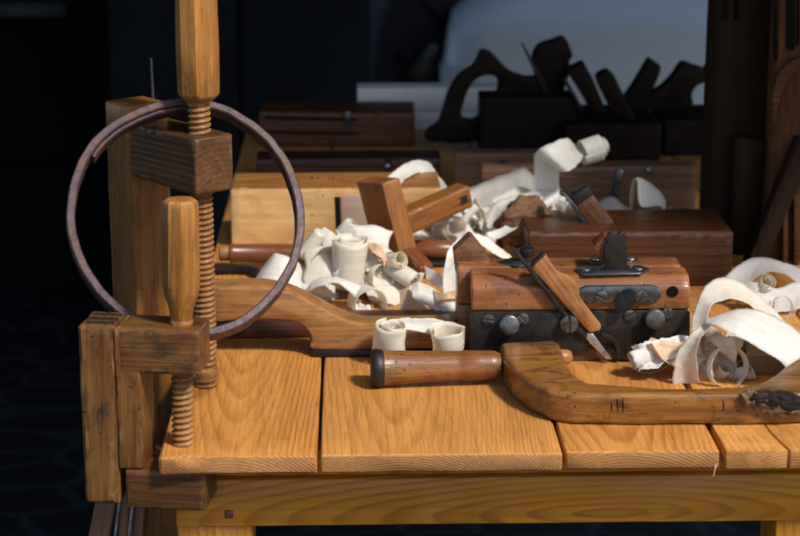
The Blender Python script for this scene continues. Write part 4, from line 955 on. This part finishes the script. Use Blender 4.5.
# ---- two curls in front
yf = .2425
coil('rose shaped cream curl standing left, just behind the turned handle', 'pair of joined curls', 391.5, 338.5, yf, (.05, -.25, 1), .0180, .0045, 2.5, .031, R(290), 0, 'shav_cream', .0016, squash=.9, taper=.06, jit=.22)
coil('open curl standing right, just behind the turned handle', 'pair of joined curls', 448, 341, yf, (-.06, -.25, 1), .0180, .0125, 1.45, .027, R(200), 0, 'shav_cream', .0014, squash=.85, taper=-.05, jit=.16)
strip('pale bridge of shaving joining the two curls behind the handle', 'pair of joined curls', [(374, 331, yf+.008, 376, 345, yf+.010), (386, 321, yf+.013, 388, 333, yf+.010), (404, 318, yf+.014, 406, 330, yf+.010), (424, 318, yf+.014, 426, 333, yf+.010), (444, 321, yf+.014, 440, 336, yf+.010), (458, 329, yf+.010, 455, 343, yf+.008), (465, 342, yf, 462, 352, yf)], 'shav_white', cup=.08)
# ---- rear heap
strip('large bluish white sheet sloping up across the rear heap', GB, [(445, 198, .78, 440, 236, .68), (462, 190, .80, 456, 226, .69), (484, 182, .81, 478, 214, .70), (506, 175, .82, 500, 207, .71), (524, 168, .83, 522, 200, .72), (535, 178, .82, 536, 204, .73), (546, 188, .80, 548, 208, .74)], 'shav_white', cup=.1, amp=.004, f=28)
strip('crumpled white sheet hanging at the left of the rear heap', GB, [(432, 200, .72, 462, 198, .70), (430, 215, .69, 468, 212, .67), (438, 232, .66, 470, 226, .65), (446, 248, .635, 478, 238, .64)], 'shav_white', cup=.15, amp=.003, f=32)
coil('white loop with a dark middle at the left of the rear heap', GB, 449, 227, .64, (.45, -.85, .2), .017, .008, 1.7, .026, R(30), .006, 'shav_white', .0014)
strip('white fold standing up in the middle of the rear heap', GB, [(462, 200, .67, 470, 214, .65), (474, 197, .67, 478, 224, .65), (480, 205, .66, 482, 230, .645), (488, 212, .66, 486, 224, .65)], 'shav_white', cup=.25, amp=.0025)
strip('rounded white fold near the top of the rear heap', GB, [(492, 200, .70, 494, 208, .68), (505, 192, .71, 508, 200, .68), (520, 187, .72, 523, 194, .69), (533, 190, .71, 532, 197, .69)], 'shav_cream', cup=.4, amp=.0018)
strip('white loop curling around the brown lump of wood', GB, [(486, 226, .64, 494, 236, .62), (490, 208, .66, 502, 216, .63), (504, 198, .67, 512, 206, .64), (524, 194, .67, 526, 203, .65), (544, 198, .67, 542, 206, .65)], 'shav_white', cup=.1, amp=.0018)
strip('long narrow twisted shaving running from the lump up to the oak plane', GB, [(486, 233, .58, 492, 239, .57), (502, 227, .585, 506, 235, .575), (518, 216, .59, 522, 225, .58), (534, 208, .60, 536, 215, .59), (548, 199, .61, 550, 206, .60), (558, 190, .62, 562, 198, .61)], 'shav_white', cup=.25, amp=.0016)
strip('broad shaving standing upright and folding over at the top of the rear heap', GB, [(534, 200, .70, 560, 200, .70), (534, 180, .70, 559, 182, .70), (534, 163, .70, 558.5, 170, .695), (535, 154, .695, 559.5, 172, .68), (543, 147, .69, 566, 172, .665), (556, 141, .70, 574, 168, .67), (567, 138, .72, 582, 159, .70), (574, 144, .74, 585, 152, .72)], 'shav_white', cup=.04)
coil('white tube at the upper right end of the folded broad shaving', GB, 590, 150, .72, (.92, .2, .25), .0165, .009, 2.2, .026, R(80), .004, 'shav_white', .0006)
coil('small white roll under the oak plane iron', GB, 566, 209, .62, (.3, -.93, .1), .0105, .006, 1.6, .028, 0, 0, 'shav_white', .0007)
strip('flat white scrap to the left of the small roll', GB, [(540, 200, .64, 542, 218, .60), (554, 194, .64, 556, 212, .61), (566, 198, .64, 566, 212, .62)], 'shav_white', cup=.1)
strip('arched shaving spanning over the pale plane end at the left back', GB, [(374, 190, .682, 388, 194, .678), (384, 181, .70, 397, 187, .69), (398, 168, .74, 407, 178, .72), (416, 160, .775, 418, 173, .765), (429, 163, .785, 426, 178, .775), (440, 178, .79, 431, 188, .785), (454, 196, .80, 440, 200, .795)], 'shav_white', cup=.08)
strip('low white sheet lying behind the oak plane wedge', GB, [(590, 212, .80, 594, 219, .74), (604, 198, .81, 606, 217, .74), (614, 197, .81, 618, 217, .74), (624, 205, .81, 630, 217, .74), (640, 211, .80, 648, 218, .74)], 'shav_white', cup=.12)
strip('white shaving folded like a tent on top of the oak plane', GB, [(631, 220, .66, 633, 214, .69), (630.5, 200, .66, 634, 196, .69), (632, 183, .66, 638, 180, .69), (637, 180, .66, 652, 184, .69), (640, 206, .65, 664, 196, .68), (660, 206, .665, 666, 206, .68), (664, 216, .67, 662, 214, .68)], 'shav_white', cup=.05)
for k in range(9):
    x_, y_ = random.uniform(440, 500), random.uniform(218, 244)
    coil('bluish white curl buried in the rear heap', GB, x_, y_, random.uniform(.66, .72), (random.uniform(-1, 1), random.uniform(-1, .2), random.uniform(.0, 1)), random.uniform(.011, .020), random.uniform(.006, .011), random.uniform(.8, 1.8), random.uniform(.018, .036), random.uniform(0, 6), random.uniform(0, .008), 'shav_white', .0016)
strip('wide bluish white sheet draped over the left slope of the rear heap', GB, [(388, 232, .66, 398, 246, .62), (408, 218, .70, 416, 246, .63), (428, 206, .74, 436, 240, .64), (448, 200, .76, 458, 236, .65), (466, 196, .77, 476, 228, .66)], 'shav_white', cup=.12, amp=.004, f=30)
strip('thin white twist standing between the square arm and the rear heap', GB, [(456, 234, .64, 464, 228, .63), (464, 216, .645, 474, 214, .635), (474, 204, .65, 482, 208, .64), (484, 214, .655, 488, 224, .64)], 'shav_white', cup=.25, amp=.002)
strip('white curl bending down at the right foot of the rear heap', GB, [(520, 196, .70, 534, 204, .66), (538, 190, .70, 546, 204, .66), (556, 192, .69, 556, 206, .655), (566, 202, .66, 562, 214, .64)], 'shav_white', cup=.2, amp=.002)
for k in range(15):
    px_ = random.uniform(425, 530); py_ = random.uniform(222-(px_-425)*.12, 246-(px_-425)*.25)
    scrap('torn scrap of bluish white shaving tucked into the rear heap', GB, px_, py_, random.uniform(.66, .74), random.uniform(.010, .028), random.uniform(1.2, 4.5), random.uniform(.012, .034), 'shav_white', random.uniform(-.3, .3))
# ---- right heap
strip('wide cream ribbon arching highest in the right heap', GR, [(690, 338, .22, 708, 335, .215), (692, 318, .225, 709, 318, .215), (698, 300, .235, 712, 304, .22), (708, 284, .25, 724, 300, .225), (722, 277, .26, 736, 299, .225), (738, 281, .265, 748, 304, .23), (756, 293, .265, 762, 315, .23), (772, 308, .26, 776, 326, .23), (786, 322, .25, 786, 336, .225)], 'shav_cream', cup=.05)
strip('bright white ribbon sweeping out to the right edge in front of the right heap', GR, [(704, 324, .19, 706, 319, .20), (716, 327, .17, 722, 313, .20), (734, 335, .155, 742, 308, .20), (752, 345, .15, 764, 312, .20), (768, 354, .15, 786, 322, .20), (782, 363, .15, 804, 336, .20), (796, 380, .155, 822, 352, .20)], 'shav_white', cup=.06, amp=.0012)
strip('translucent ribbon hanging down at the front left of the right heap', GR, [(672, 386, .178, 700, 386, .178), (674, 366, .175, 698, 368, .17), (679, 350, .175, 697, 352, .165), (688, 337, .18, 700, 340, .165), (698, 327, .19, 706, 331, .175), (708, 320, .20, 712, 323, .19)], 'shav_cream', cup=.12, amp=.0014)
strip('cream strip falling inside the arch of the right heap', GR, [(704, 322, .23, 722, 332, .215), (702, 338, .225, 716, 346, .21), (694, 352, .22, 710, 360, .205), (690, 366, .215, 706, 372, .20)], 'shav_cream', cup=.1)
strip('second cream strip crossing inside the arch of the right heap', GR, [(716, 318, .24, 740, 320, .235), (726, 332, .23, 745, 334, .225), (720, 346, .22, 738, 352, .21), (712, 360, .21, 728, 368, .20)], 'shav_cream', cup=.08)
coil('thin round loop in the front middle of the right heap', GR, 727, 366, .178, (.35, -.9, .25), .0205, .0185, 1.05, .0085, R(40), 0, 'shav_white', .0005)
coil('white roll lying under the thin round loop', GR, 739, 374, .195, (.7, -.45, .35), .0082, .004, 2, .026, 0, 0, 'shav_white', .0005)
coil('small cream roll beside the white roll', GR, 722, 374, .195, (.3, -.6, .8), .009, .005, 1.6, .022, 2, 0, 'shav_cream', .0008)
strip('peach crumple in the left of the right heap', GR, [(651, 337, .21, 653, 342, .19), (660, 340, .205, 662, 358, .185), (672, 342, .205, 672, 366, .18), (686, 342, .21, 684, 370, .185), (698, 348, .215, 692, 372, .19)], 'shav_peach', cup=.22, amp=.0022, f=45)
strip('peach fold behind the hanging translucent ribbon', GR, [(684, 352, .215, 688, 376, .195), (698, 348, .21, 704, 380, .19), (712, 354, .205, 716, 382, .19), (722, 362, .20, 720, 380, .195)], 'shav_peach', cup=.2, amp=.0024, f=45)
strip('fluted white roll with a ragged end pointing at the plough plane', GR, [(631, 347, .205, 638, 371, .185), (640, 343, .20, 645, 370, .18), (652, 341, .20, 657, 367, .18), (664, 338, .205, 668, 361, .185), (676, 336, .21, 680, 354, .195)], 'shav_white', cup=.3, amp=.0010, rag=.002)
coil('ragged curl inside the fluted white roll', GR, 641, 357, .20, (.9, .25, .25), .0105, .005, 1.8, .02, 0, 0, 'shav_white', .0008, rag=.0015)
strip('white scrap behind the peach crumple', GR, [(670, 338, .23, 676, 352, .215), (684, 335, .235, 688, 350, .22), (696, 338, .235, 700, 350, .225)], 'shav_white', cup=.15)
strip('bluish sheet forming the back rim of the far right shaving', GR, [(724, 279, .44, 738, 284, .42), (736, 267, .46, 748, 284, .43), (752, 258, .48, 760, 275, .44), (770, 258, .49, 774, 271, .45), (788, 264, .49, 788, 276, .46), (806, 271, .48, 804, 288, .45)], 'shav_white', cup=.1)
strip('bluish sheet forming the front of the far right shaving', GR, [(734, 283, .43, 740, 300, .41), (756, 282, .42, 758, 304, .40), (776, 288, .42, 778, 312, .395), (796, 282, .43, 800, 308, .40), (815, 276, .44, 820, 300, .41)], 'shav_white', cup=.14, amp=.0018)
coil('small cream curl inside the far right shaving', GR, 763, 285, .425, (.3, -.7, .6), .010, .004, 1.8, .022, 1, 0, 'shav_cream', .0008)
for k in range(4):
    coil('hair thin cream curl at the right behind the arched ribbon', GR, 781+k*1.6, 306+k*1.2, .30+.004*k, (.3-.2*k, -.9, .3), .0125-.001*k, .010, 1.1, .0022, k*1.3, .002, 'shav_cream', .0005)
for k in range(5):
    coil('cream curl buried low in the right heap', GR, random.uniform(690, 735), random.uniform(350, 374), random.uniform(.205, .235), (random.uniform(-1, 1), random.uniform(-1, 0), random.uniform(0, 1)), random.uniform(.010, .016), .006, 1.4, random.uniform(.015, .028), random.uniform(0, 6), .004, random.choice(('shav_cream', 'shav_peach')), .0012)
for k in range(14):
    scrap('torn scrap of cream shaving tucked into the right heap', GR, random.uniform(684, 742), random.uniform(346, 376), random.uniform(.195, .235), random.uniform(.008, .018), random.uniform(1.2, 4.5), random.uniform(.010, .022), random.choice(('shav_white', 'shav_cream', 'shav_peach')), random.uniform(-.3, .3))
o = obj('wood_fibre', tube(smooth_poly([P(636, 371, .001), P(646, 373, .001), P(658, 371, .002), P(668, 366, .004)], 6, False), .0005, 6), 'shav_cream'); tag(o, 'single curved wood fibre lying on the bench left of the right heap', 'shaving')
o = obj('wood_fibre', tube(smooth_poly([Q(716, 464, -.001), Q(715, 469, -.0015), Q(713.5, 476, -.001)], 5, False), .0005, 6), 'shav_cream'); tag(o, 'single pale wood fibre hanging from the front edge of the bench', 'shaving')

# ================================================================== LIGHT
SUN_DIR = V((.48, -.50, .76)).normalized()      # towards the sun
el = math.asin(SUN_DIR.z); az = math.atan2(SUN_DIR.x, SUN_DIR.y)
w = bpy.data.worlds.new("World"); sc.world = w; w.use_nodes = True
nt = w.node_tree; sky = nt.nodes.new('ShaderNodeTexSky'); sky.sky_type = 'NISHITA'; sky.sun_disc = False
sky.sun_elevation = el; sky.sun_rotation = az; sky.altitude = 200; sky.air_density = 1.0; sky.dust_density = 1.5
bg = nt.nodes['Background']; bg.inputs['Strength'].default_value = .135; nt.links.new(sky.outputs[0], bg.inputs[0])
sd = bpy.data.lights.new('sun', 'SUN'); sd.energy = 3.8; sd.angle = R(7); sd.color = (1, .96, .89)
so = bpy.data.objects.new('sun', sd); COL.objects.link(so); so.rotation_euler = (-SUN_DIR).to_track_quat('-Z', 'Y').to_euler()
so.location = (2, -3, 3)
sc.view_settings.view_transform = 'Standard'; sc.view_settings.look = 'None'; sc.view_settings.gamma = 1
sc.view_settings.exposure = 0.25
sc.render.engine = 'CYCLES'
sc.cycles.max_bounces = 8
